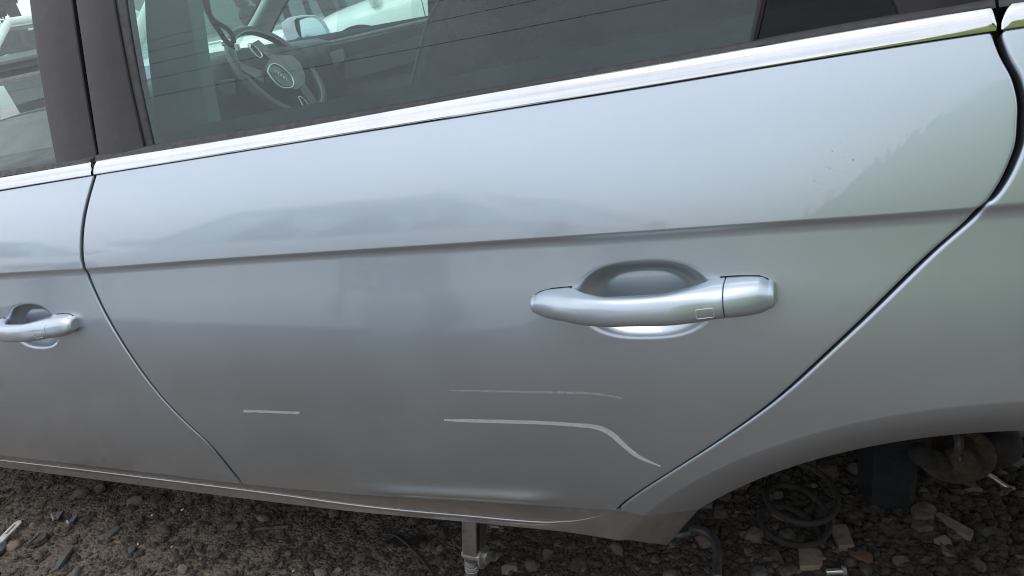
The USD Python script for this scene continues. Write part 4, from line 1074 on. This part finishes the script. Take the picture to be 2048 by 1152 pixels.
flat_piece([(1870, 1035), (1880, 1035), (1945, 1078), (1940, 1088), (1915, 1076)], .012, 'pale_stone', tilt=.10)
flat_piece([(1920, 968), (1938, 965), (1958, 988), (1945, 986)], .012, 'slate', tilt=.12)
flat_piece([(1378, 985), (1430, 1000), (1425, 1022), (1385, 1018)], .01, 'slate', tilt=.05)

# ------------------------------------------------------------------ things lying about
def gp(x, y, up=0.0):
    q = on_ground(x, y); return q + [0, 0, up]
def item(name, label, cat, parts, group=None):
    t = thing(name, label, cat, group=group)
    for (n, m, mt, *sm) in parts: obj(n, m, mt, t, smooth=sm[0] if sm else 30)
    return t
# slotted pull tab at the left edge
def tab():
    from shapely.geometry import LineString, Point
    a, b = gp(8, 1088), gp(39, 1056); L = np.linalg.norm((b - a)[:2]); e = (b - a)[:2] / L; n = np.array([-e[1], e[0]])
    bar = LineString([(0, 0), (L, 0)]).buffer(.010, cap_style=1).difference(LineString([(L * .38, 0), (L * .90, 0)]).buffer(.0034))
    from shapely.ops import triangulate
    m = trimesh.creation.extrude_polygon(bar, .003, engine='earcut'); v = m.vertices
    z = float(ground_z(a[0], a[1])) + .012
    bar = T(np.stack([a[0] + v[:, 0] * e[0] + v[:, 1] * n[0], a[1] + v[:, 0] * e[1] + v[:, 1] * n[1], z + v[:, 2]], -1), m.faces)
    ring = Point(0, 0).buffer(.030).difference(Point(0, 0).buffer(.017)); m = trimesh.creation.extrude_polygon(ring, .006, engine='earcut'); v = m.vertices
    c = a[:2] - e * .030
    return bar, T(np.stack([c[0] + v[:, 0], c[1] + v[:, 1], z - .006 + v[:, 2]], -1), m.faces)
tb, tr_ = tab()
item('pull_tab', 'pale slotted metal tab with a grey ring lying at the left edge', 'metal tab', [('slotted_bar', tb, 'zinc'), ('ring', tr_, 'steel_dark')])
# shiny bits of broken plastic
for k, (px, mtl, lab) in enumerate([([(108, 1036), (118, 1030), (132, 1030), (122, 1048), (112, 1047)], 'black_metal', 'dark glossy shard nearer the left edge beside a second shard'), ([(138, 1050), (148, 1038), (160, 1036), (152, 1050), (142, 1056)], 'steel_dark', 'grey glinting shard on the gravel, right of the dark glossy shard')]):
    o = item('broken_shard', lab, 'shard', [('shard_piece', flat_mesh, mtl) for flat_mesh in [slab((lambda q: q[:, :2] - q.mean(0)[:2])(np.array([gp(*p) for p in px])), np.mean([gp(*p) for p in px], 0) + [0, 0, .006], np.array([1., 0, .25]), np.array([0, 1., .1]), np.array([0, 0, 1.]), .005)]] + [('bright_edge', cyl(gp(*px[0], .012), gp(*px[-1], .012), .0028, 8), 'steel_bright')])
# white chips of glass
for k, (x, y) in enumerate([(397, 953), (366, 1021), (345, 1095), (306, 1032), (332, 1060), (588, 1143), (190, 955), (277, 1090), (1035, 1016)][:8]):
    m = stone_mesh(.0045, 900 + k, ICO, .6, True); m.apply_translation(gp(x, y, .003)); 
    obj('glass_chip', m, 'zinc', ground, smooth=False)
item('wooden_stick', 'thin rusty brown rod lying on the gravel left of the jack', 'rod', [('rod', cyl(gp(512, 1061, .004), gp(578, 1056, .004), .0035, 8), 'rust')])
item('twig', 'thin grey twig lying at the left edge under the sill', 'twig', [('stem', tube(spline([gp(-10, 1030, .004), gp(15, 1008, .008), gp(32, 985, .004)], 10), .0025, 6), 'bark')])
item('black_cable', 'thin black cable curving over the stones left of the jack', 'cable', [('cable_run', tube(spline([gp(768, 1076, .006), gp(790, 1080, .014), (gp(815, 1095, .012)), gp(840, 1120, .012), gp(865, 1150, .008), gp(880, 1180, .006)], 40), .0030, 8), 'wire_black', True)])
flat = flat_piece([(770, 1082), (800, 1073), (806, 1088), (845, 1078), (852, 1084), (832, 1100), (800, 1098)], .004, 'black_metal', 'plastic_scrap', .006, .08, parent=None)
item('bent_pipe', 'grey bent pipe with a flattened end below the wheel arch', 'pipe', [('pipe', tube(spline([gp(1385, 1078, .02), gp(1402, 1084, .03), gp(1420, 1093, .03), gp(1432, 1107, .03), gp(1437, 1130, .025), gp(1437, 1175, .02)], 30), .0082, 14), 'steel_dark', True),
     ('flattened_end', box((.055, .030, .012), gp(1375, 1075, .02), rotz(.5), .004), 'steel_dark')])
def coil(c, r, wire, turns, pitch, seg=30, axis=(0, 0, 1.0), tilt=0.0):
    t = np.linspace(0, turns * 2 * math.pi, int(turns * seg))
    P = np.stack([r * np.cos(t), r * np.sin(t), pitch * t / (2 * math.pi)], -1) @ (roty(tilt)).T
    return tube(np.asarray(c) + P, wire, 8)
item('coil_spring', 'dark coil spring standing on the stones inside the wheel arch', 'spring', [('coil', coil(gp(1578, 1080, .008), .055, .0055, 2.4, .055, tilt=.22), 'under_black', True)])
item('rusty_link', 'small rusty link plate with a hole on the dark soil', 'link plate', [('plate', (lambda a, b: slab(list((__import__('shapely').geometry.LineString([(0, 0), (np.linalg.norm(b - a), 0)]).buffer(.010)).exterior.coords), a, (b - a) / np.linalg.norm(b - a), np.cross([0, 0, 1.], (b - a) / np.linalg.norm(b - a)), np.array([0, 0, 1.]), .007))(gp(1708, 1114, .008), gp(1732, 1124, .008)), 'rust'), ('bolt_hole', cyl(gp(1709, 1112, .0155), gp(1709, 1112, .0165), .0055, 12), 'gap_black')])
item('chrome_bolt', 'bright metal bolt at the bottom edge right of the bent pipe', 'bolt', [('shank', cyl(gp(1652, 1151, .008), gp(1684, 1149, .008), .0055, 12, .001), 'steel_bright'), ('head', cyl(gp(1684, 1149, .008), gp(1692, 1149, .008), .009, 6), 'steel_bright')])
item('wire_hook', 'bright bent wire hook lying on the stones by the hub', 'wire hook', [('wire', tube(spline([gp(1942, 925, .03), gp(1936, 938, .03), gp(1929, 950, .02), (gp(1932, 958, .018)), gp(1944, 967, .016), gp(1957, 966, .02), gp(1972, 965, .02), gp(1990, 972, .016), gp(2028, 985, .010)], 60), .0042, 10), 'steel', True)])
item('metal_strip', 'pale thin metal strip lodged in the dark wheel arch', 'strip', [('strip', box((.085, .004, .012), (on_y(1848, 884, .60) + on_y(1896, 867, .60)) / 2, roty(-math.atan2(*( (on_y(1896, 867, .60) - on_y(1848, 884, .60))[[2, 0]]))), .001), 'zinc')])
# dark block standing under the wheel arch
def stand():
    top = on_y(1790, 870, .46); foot = on_ground(1772, 1024); foot[1] = foot[1]
    h = .42
    b = np.array([foot[0], foot[1] + .05, float(ground_z(foot[0], foot[1] + .05))])
    return [('post', box((.085, .085, h), b + [0, 0, h / 2 - .01], rotz(.15), .012), 'black_metal'), ('saddle', box((.11, .10, .03), b + [0, 0, h + .035], rotz(.15), .008), 'black_metal')]
item('axle_stand', 'black axle stand post in the shadow of the wheel arch', 'axle stand', stand())

# the jack under the sill: channel post, pin, threaded yoke, pressed bracket
def jack():
    YJ = .16
    P = lambda x, y, dy=0.0: on_y(x, y, YJ + dy)
    top = P(942, 985); bot = P(943, 1110)
    ux = np.array([1.0, 0, 0]); dn = (bot - top) / np.linalg.norm(bot - top); L = np.linalg.norm(bot - top)
    wpx = np.linalg.norm(P(951, 1060) - P(925, 1060))
    nrm = np.cross(ux, dn); nrm /= np.linalg.norm(nrm); nrm = nrm if nrm[1] < 0 else -nrm
    def B(x0, x1, d0, d1, z0, z1, bev=.001):                          # box in (ux, dn, nrm) coordinates, origin at top
        c = top + ux * (x0 + x1) / 2 + dn * (d0 + d1) / 2 + nrm * (z0 + z1) / 2
        return box((x1 - x0, d1 - d0, z1 - z0), c, np.stack([ux, dn, nrm], 1), bev)
    w = wpx
    parts = [('post', join([B(-w * .62, w * .38, 0, L, .0, .004), B(-w * .62, -w * .62 + .004, 0, L + .012, -.03, .0), B(w * .38 - .004, w * .38, 0, L + .012, -.03, .0)]), 'steel'),
             ('side_channel', join([B(w * .42, w * .66, 0, L * .98, -.02, -.016), B(w * .62, w * .66, 0, L * .9, -.016, .002)]), 'steel_dark')]
    pin = top + dn * (L + .006) + nrm * (-.006)
    parts.append(('pin', join([cyl(pin - ux * w * .70, pin + ux * w * .75, .0095, 18, .0015)]), 'steel_bright'))
    wa = pin + ux * w * .70
    parts.append(('washer', join([cyl(wa, wa + ux * .004, .021, 26, .001), cyl(wa + ux * .004, wa + ux * .012, .011, 6)]), 'steel'))
    yk = pin + dn * .012 - ux * w * .10
    parts.append(('threaded_collar', join([cyl(yk + dn * k * .006, yk + dn * (k * .006 + .0048), .0135 - .0008 * (k % 2), 18, .001) for k in range(5)]), 'steel'))
    y2 = yk + dn * .030
    parts.append(('yoke', join([tube(spline([y2, y2 + dn * .02 - ux * .008, y2 + dn * .06 - ux * .014, y2 + dn * .12 - ux * .02], 10), .0065, 10), tube(spline([y2, y2 + dn * .02 + ux * .006, y2 + dn * .06 + ux * .004, y2 + dn * .12 - ux * .004], 10), .0065, 10)]), 'steel'))
    # pressed triangular bracket
    tri = [(972, 1080), (985, 1062), (995, 1055), (1001, 1062), (1014, 1120), (1012, 1128), (1004, 1130), (978, 1124), (972, 1112)]
    q = np.array([P(x, y, .035) for x, y in tri]); uv = np.stack([(q - top) @ ux, (q - top) @ dn], -1)
    parts.append(('bracket', join([slab(uv, top - nrm * .035, ux, dn, nrm, .004)]), 'steel_dark'))
    up = [(962, 1052), (985, 1050), (1001, 1050), (1000, 1068), (975, 1092), (962, 1100)]
    q = np.array([P(x, y, .05) for x, y in up]); uv = np.stack([(q - top) @ ux, (q - top) @ dn], -1)
    parts.append(('bracket_arm', slab(uv, top - nrm * .05, ux, dn, nrm, .004), 'black_metal'))
    parts.append(('bracket_nut', cyl(P(987, 1108, .033), P(987, 1108, .033) + nrm * .010, .008, 6), 'steel'))
    parts.append(('bracket_lip', tube(np.array([P(x, y, .032) for x, y in [(976, 1110), (982, 1120), (990, 1121), (996, 1114)]]), .0022, 6), 'steel_bright'))
    lad = [cyl(P(979, 1040 + 6 * k, .03), P(979, 1043 + 6 * k, .03), .004, 8) for k in range(4)] + [cyl(P(1003, 1040 + 6 * k, .03), P(1003, 1043 + 6 * k, .03), .004, 8) for k in range(4)] + [cyl(P(980, 1052, .03), P(1002, 1054, .03), .003, 8)]
    parts.append(('thread_ends', join(lad), 'steel'))
    return parts
item('jack', 'worn steel jack with a pinned yoke standing under the sill', 'jack', jack())

# ------------------------------------------------------------------ the yard beyond: other cars
def yard_car(name, label, loc, rz, paint, L=4.2, W=1.72, H=1.46, van=False, group=None, belt_h=None):
    """a car with its own outline: nose towards local -x"""
    t = thing(name, label, 'van' if van else 'car', (loc[0], loc[1], loc[2]), rz, group)
    belt_h = belt_h or (.92 if not van else 1.05)
    # lower body lofted across width sections
    xs = np.linspace(-L / 2, L / 2, 48)
    hood = np.interp(xs / L, [-.5, -.485, -.44, -.36, -.22, -.17, .40, .47, .5], [.52, .62, .74, .82, .90, belt_h, belt_h + .03, belt_h, .62])
    bot = np.interp(xs / L, [-.5, -.46, -.4, .4, .47, .5], [.36, .22, .18, .18, .25, .42])
    half = W / 2 * np.interp(xs / L, [-.5, -.47, -.40, -.3, .35, .46, .5], [.58, .76, .92, 1.0, 1.0, .93, .78])
    wheels = (-L / 2 + .85, L / 2 - .78)
    nsec = 26; th = np.linspace(0, math.pi, nsec)
    P = []
    for x, zt, zb, h in zip(xs, hood, bot, half):
        y = h * np.sign(np.cos(th)) * np.abs(np.cos(th)) ** .34
        z = zb + (zt - zb) * np.abs(np.sin(th)) ** .5
        P.append(np.stack([np.full(nsec, x), y, z], -1))
    P = np.array(P)
    body = grid(P)
    for i in (0, -1):
        loop = P[i]; c = loop.mean(0); body = join([body, T(np.vstack([loop, c]), [[j, j + 1, len(loop)] for j in range(len(loop) - 1)])])
    obj('body', body, paint, t, smooth=45)
    # glasshouse
    x0, x1, x2, x3 = (-.20 * L, -.04 * L, .34 * L, .46 * L) if not van else (-.24 * L, -.14 * L, .44 * L, .49 * L)
    wb, wt = W / 2 * .93, W / 2 * .70
    def ghp(f, zf):                                                  # points on the glasshouse: zf 0 belt, 1 roof
        return 0
    zb_, zt_ = belt_h - .02, H
    low = np.array([[x0, -wb * .86, zb_], [x0, wb * .86, zb_], [x3, wb * .88, zb_], [x3, -wb * .88, zb_]])
    top = np.array([[x1, -wt * .92, zt_ - .05], [x1, wt * .92, zt_ - .05], [x2, wt * .92, zt_ - .05], [x2, -wt * .92, zt_ - .05]])
    obj('cabin_glass', trimesh.convex.convex_hull(np.vstack([low * [1, .985, 1], top * [1, .985, 1]])), 'yard_glass', t, smooth=False)
    xr = np.linspace(x1 - .03, x2 + .03, 18)
    R = np.array([[[x, wt * .97 * v, zt_ - .055 + .055 * (1 - v ** 4) * math.sin(math.pi * min(1, max(0, (x - x1 + .25) / (x2 - x1 + .5))))] for v in np.linspace(-1, 1, 15)] for x in xr])
    rb = R - [0, 0, .05]
    obj('roof', join([grid(R), grid(rb), grid(np.stack([R[:, 0], rb[:, 0]], 0)), grid(np.stack([R[:, -1], rb[:, -1]], 0)), grid(np.stack([R[0], rb[0]], 0)), grid(np.stack([R[-1], rb[-1]], 0))]), paint, t, smooth=40)
    for s in (-1, 1):
        for (xa, xb, w) in ((x0, x1, .035), (x3, x2, .06), (.07 * L, .075 * L, .035)):
            obj('pillar', tube([[xa, s * wb * .87, zb_], [(xa + xb) / 2, s * (wb * .87 + wt * .93) / 2 + s * .01, (zb_ + zt_) / 2], [xb, s * wt * .94, zt_ - .04]], w, 8), paint if w != .035 or xa == x0 else 'rubber', t, smooth=True)
        for wx in wheels:
            wl = obj('wheel', join([tube([[wx, s * (W / 2 - .20), .31], [wx, s * (W / 2 - .005), .31]], [.31, .31], 28)]), 'tyre', t)
            obj('rim', join([tube([[wx, s * (W / 2 - .01), .31], [wx, s * (W / 2 + .004), .31]], [.20, .19], 24)]), 'silver_grey_paint', wl)
            a = np.linspace(-.1, math.pi + .1, 24)
            obj('arch', tube(np.stack([wx + .345 * np.cos(a), np.full(24, s * (W / 2 - .012)), .31 + .345 * np.sin(a)], -1), .022, 6), 'gap_black', t, smooth=True)
        hl = trimesh.creation.icosphere(subdivisions=2); hl.vertices = hl.vertices * [.16, .14, .075] + [-L / 2 + .15, s * (W / 2 * .70), .66]
        obj('headlight', hl, 'lamp_clear', t, smooth=True)
        tl = trimesh.creation.icosphere(subdivisions=2); tl.vertices = tl.vertices * [.06, .12, .13] + [L / 2 - .05, s * (W / 2 * .78), .80]
        obj('tail_light', tl, 'lamp_red', t, smooth=True)
        mr = trimesh.creation.icosphere(subdivisions=2); mr.vertices = mr.vertices * [.06, .10, .075] + [x0 + .22, s * (W / 2 + .08), belt_h + .06]
        obj('roof_edge', tube([[x0 + .02, s * wb * .88, zb_ + .02], [x1, s * wt * .955, zt_ - .045], [x2, s * wt * .955, zt_ - .045], [x3, s * wb * .88, zb_ + .03]], .045, 8), paint, t, smooth=True)
        obj('door_mirror', mr, paint, t, smooth=True)
        for xx in (-.14 * L, .075 * L, .27 * L):
            obj('door_seam', tube([[xx, s * (W / 2 + .000), .30], [xx, s * (W / 2 - .002), belt_h - .12]], .004, 6), 'gap_black', t)
        for xx in (.04 * L, .24 * L):
            obj('door_handle', box((.16, .03, .025), (xx, s * (W / 2 + .005), .78), None, .008), paint, t)
    for xx in (-.03 * L, .16 * L):
        for s in (-1, 1):
            obj('seat', join([box((.14, .44, .62), (xx, s * .36, belt_h - .08), roty(.2), .05), box((.09, .24, .16), (xx + .09, s * .36, belt_h + .30), roty(.2), .03)]), 'cabin_dark', t)
    obj('grille', box((.04, W * .42, .10), (-L / 2 + .005, 0, .58), None, .01), 'gap_black', t)
    obj('lower_grille', box((.05, W * .60, .09), (-L / 2 + .01, 0, .36), None, .01), 'gap_black', t)
    obj('number_plate', box((.02, .52, .11), (-L / 2 - .012, 0, .47), None, .002), 'white_paint', t)
    return t
def gz(x, y): return float(ground_z(x, y))
def put(px, py, dist_h):                                             # the ground point under a pixel at a distance along the ground
    d = ray(px, py); h = np.linalg.norm(d[:2]); q = CAM + d * dist_h / h
    return np.array([q[0], q[1], gz(q[0], q[1])])
q = put(790, 30, 7.6);  yard_car('white_hatchback', 'white hatchback seen through the far front door window, its nose turned this way', q + [0.9, .5, 0], math.radians(20), 'white_paint')
q = put(628, 20, 6.6);  yard_car('white_saloon', 'white car with grey side windows behind the far wing mirror', q + [-.8, 1.2, 0], math.radians(-150), 'white_paint', 4.0, 1.66, 1.38, belt_h=.80)
q = put(10, 120, 11.2); yard_car('white_estate', 'white car with a dark side window behind the wheelie bin at the left edge', q, math.radians(95), 'white_paint', 4.4, 1.75, 1.42, belt_h=.90)
# across the lane, behind the photographer: they show in the paint only
yard_car('parked_white_car', 'white car parked across the lane, mirrored in the doors', (-3.3, -2.85, gz(-3.3, -2.85)), math.radians(3), 'white_paint')
yard_car('parked_silver_car', 'pale silver car parked across the lane, mirrored in the front door', (-8.2, -3.1, gz(-8.2, -3.1)), math.radians(176), 'pale_silver_paint')
yard_car('added_dark_car', 'unseen dark blue car added to darken the rear quarter reflection', (2.75, -3.3, gz(2.75, -3.3)), math.radians(2), 'dark_blue_paint')  # added out of view so the rear quarter mirrors something dark

# wheelie bin and a rusty rail in front of it
q = put(58, 150, 9.5)
def bin_parts():
    d = q - CAM; a = math.atan2(d[1], d[0]); R = rotz(a)
    def tf(m): m.vertices = m.vertices @ R.T + q; return m
    body = trimesh.convex.convex_hull(np.array([[x * s, y * s, z] for (z, s) in ((.08, .74), (.88, 1.0)) for x in (-.25, .25) for y in (-.27, .27)]))
    ribs = [box((.03, .04, .70), (-.215, y, .50), roty(-.07), .006) for y in (-.16, -.02, .13)]
    return [('bin_body', tf(body), 'bin_plastic'), ('bin_rib', tf(ribs[0]), 'bin_plastic'), ('bin_rib', tf(ribs[1]), 'bin_plastic'), ('bin_rib', tf(ribs[2]), 'bin_plastic'), ('bin_rim', tf(box((.58, .62, .07), (0, 0, .90), None, .02)), 'bin_plastic'), ('bin_lid', tf(box((.60, .60, .06), (.0, 0, .985), roty(-.10), .025)), 'bin_plastic'), ('bin_wheel', tf(join([cyl((.22, -.29, .10), (.22, -.24, .10), .10, 18), cyl((.22, .24, .10), (.22, .29, .10), .10, 18)])), 'tyre')]
item('wheelie_bin', 'dark grey wheelie bin in front of the white car at the left edge', 'bin', bin_parts())
item('rusty_rail', 'rusty rail running in front of the wheelie bin', 'rail', [('rail', tube([at_dist(-120, 186, 7.0), at_dist(0, 165, 7.4), at_dist(85, 148, 7.8), at_dist(160, 130, 8.2)], .028, 8), 'rust'), ('rail_post', tube([at_dist(-60, 176, 7.2), np.r_[at_dist(-60, 176, 7.2)[:2], 0]], .03, 8), 'rust'), ('rail_post', tube([at_dist(150, 133, 8.1), np.r_[at_dist(150, 133, 8.1)[:2], 0]], .03, 8), 'rust')])

# trees, shrubs and the bank
def leaves(centres, n, size, seed):
    r = np.random.default_rng(seed); v, f = [], []
    cs = np.array([c for c, _ in centres]); rs = np.array([q for _, q in centres])
    k = r.integers(len(cs), size=n); d = r.normal(size=(n, 3)); d /= np.linalg.norm(d, axis=1, keepdims=True)
    p = cs[k] + d * (rs[k] * r.uniform(.35, 1.05, n) ** .6)[:, None]
    a = r.normal(size=(n, 3)); a /= np.linalg.norm(a, axis=1, keepdims=True); b = np.cross(a, r.normal(size=(n, 3))); b /= np.linalg.norm(b, axis=1, keepdims=True)
    s = size * r.uniform(.6, 1.4, (n, 1))
    V = np.stack([p - a * s, p + b * s * .45, p + a * s, p - b * s * .45], 1).reshape(-1, 3)
    i = np.arange(n)[:, None] * 4
    return T(V, np.vstack([i + [0, 1, 2], i + [0, 2, 3]]))
def tree(name, label, cat, base, h, r, seed, leafm, n=7000, size=.10, trunk=True, group=None, squash=1.0):
    t = thing(name, label, cat, group=group); rg = np.random.default_rng(seed); base = np.asarray(base, float)
    cl = []
    for k in range(16):
        d = rg.normal(size=3); d /= np.linalg.norm(d); c = base + [0, 0, h * (.62 if trunk else .45)] + d * np.array([r, r, h * .34]) * rg.uniform(.2, .8)
        cl.append((c, r * rg.uniform(.28, .48)))
    obj('crown', leaves(cl, n, size, seed), leafm, t, smooth=False)
    if trunk:
        parts = [tube(spline([base - [0, 0, .1], base + [.05, .03, h * .3], base + [0, .08, h * .62]], 8), np.linspace(.16, .08, 8) * h / 5, 8)]
        for c, _ in cl[:7]: parts.append(tube([base + [0, 0, h * .38], (base + [0, 0, h * .38]) * .5 + c * .5 + [0, 0, .1], c], [.05 * h / 5, .035 * h / 5, .015 * h / 5], 6))
        obj('trunk', join(parts), 'bark', t)
    return t
q = put(20, 20, 20.0); tree('dark_tree', 'dark leafy tree showing above the white car at the left edge', 'tree', q, 5.0, 1.35, 3, 'leaf', 9000, .13)
q = put(-60, 110, 34.0); tree('distant_tree', 'small far tree behind the white car at the left edge', 'tree', q, 2.6, 1.8, 4, 'leaf', 5000, .14)
# grey shed beyond the windscreen
q = put(470, 20, 26.0)
def shed(c, a, w=10, d=8, h=3.6):
    R = rotz(a); parts = []
    def tf(m): m.vertices = m.vertices @ R.T + c; return m
    ribs = []
    n = 60
    x = np.linspace(-w / 2, w / 2, n * 4 + 1); y = -d / 2 - .03 * ((np.arange(len(x)) % 4) < 2)
    front = grid(np.stack([np.stack([x, y, 0 * x], -1), np.stack([x, y, 0 * x + h], -1)], 1))
    return [('wall', tf(join([front, box((w, d - .1, h), (0, .03, h / 2))])), 'shed_wall'), ('roof', tf(trimesh.convex.convex_hull(np.array([[sx * (w / 2 + .3), sy * (d / 2 + .3), h + .02] for sx in (-1, 1) for sy in (-1, 1)] + [[sx * (w / 2 + .3), 0, h + 1.1] for sx in (-1, 1)]))), 'steel_dark')]
_d = q - CAM
item('grey_shed', 'grey corrugated shed beyond the windscreen', 'shed', shed(q, math.atan2(_d[1], _d[0]) - math.pi / 2 + .15))
# grass bank behind the photographer, to the right
def bank_h(x, y): return 7.4 * sstep(-y - .10 * x, 6.0, 11.0) * sstep(x, -1.7, 1.6)
bx, by = np.meshgrid(np.linspace(-4, 40, 120), np.linspace(-40, -2.5, 110), indexing='ij')
bp = np.stack([bx, by, 0 * bx], -1)
bz = ground_z(bx, by) + bank_h(bx, by) + .16 * (meshkit.fbm(bp * 1.3, 4, 8) - .5) * sstep(bank_h(bx, by), .05, .5) - .05
tag(obj('grass_bank', grid(np.stack([bx, by, bz], -1)), 'grass', smooth=True), kind='structure')
for k, (x, y, h, r) in enumerate([(6.5, -11.0, 2.6, 1.9), (9.5, -12.5, 3.2, 2.4), (4.2, -13.0, 2.4, 1.7), (13.5, -11.0, 3.4, 2.4), (-8.5, -17.0, 2.0, 1.6)]):
    tree('bank_shrub', ['tall bright green shrub low on the grass bank', 'broad bright green shrub on the crest of the bank', 'green shrub at the left end of the bank', 'largest shrub, far right on the bank', 'dark shrub beyond the parked cars'][k], 'shrub', (x, y, gz(x, y) + float(bank_h(x, y))), h, r, 40 + k, 'leaf_bright' if k < 4 else 'leaf', 6000, .10, False)
# overhead wires across the lane, mirrored in the glass
for k in range(5):
    y, z = -5.2 - .4 * k, 4.55 + .74 * k
    P = np.array([[x, y + .03 * x, z - .35 + .35 * (x / 18) ** 2] for x in np.linspace(-30, 26, 50)])
    o = item('overhead_wire', ['lowest overhead wire mirrored in the rear window', 'second overhead wire from the bottom, mirrored in the rear window', 'middle overhead wire mirrored in the rear window', 'second overhead wire from the top, mirrored in the rear window', 'topmost overhead wire mirrored in the rear window'][k], 'wire', [('wire_run', tube(P, .0055, 6), 'wire_black', True)], 'overhead wires across the lane')
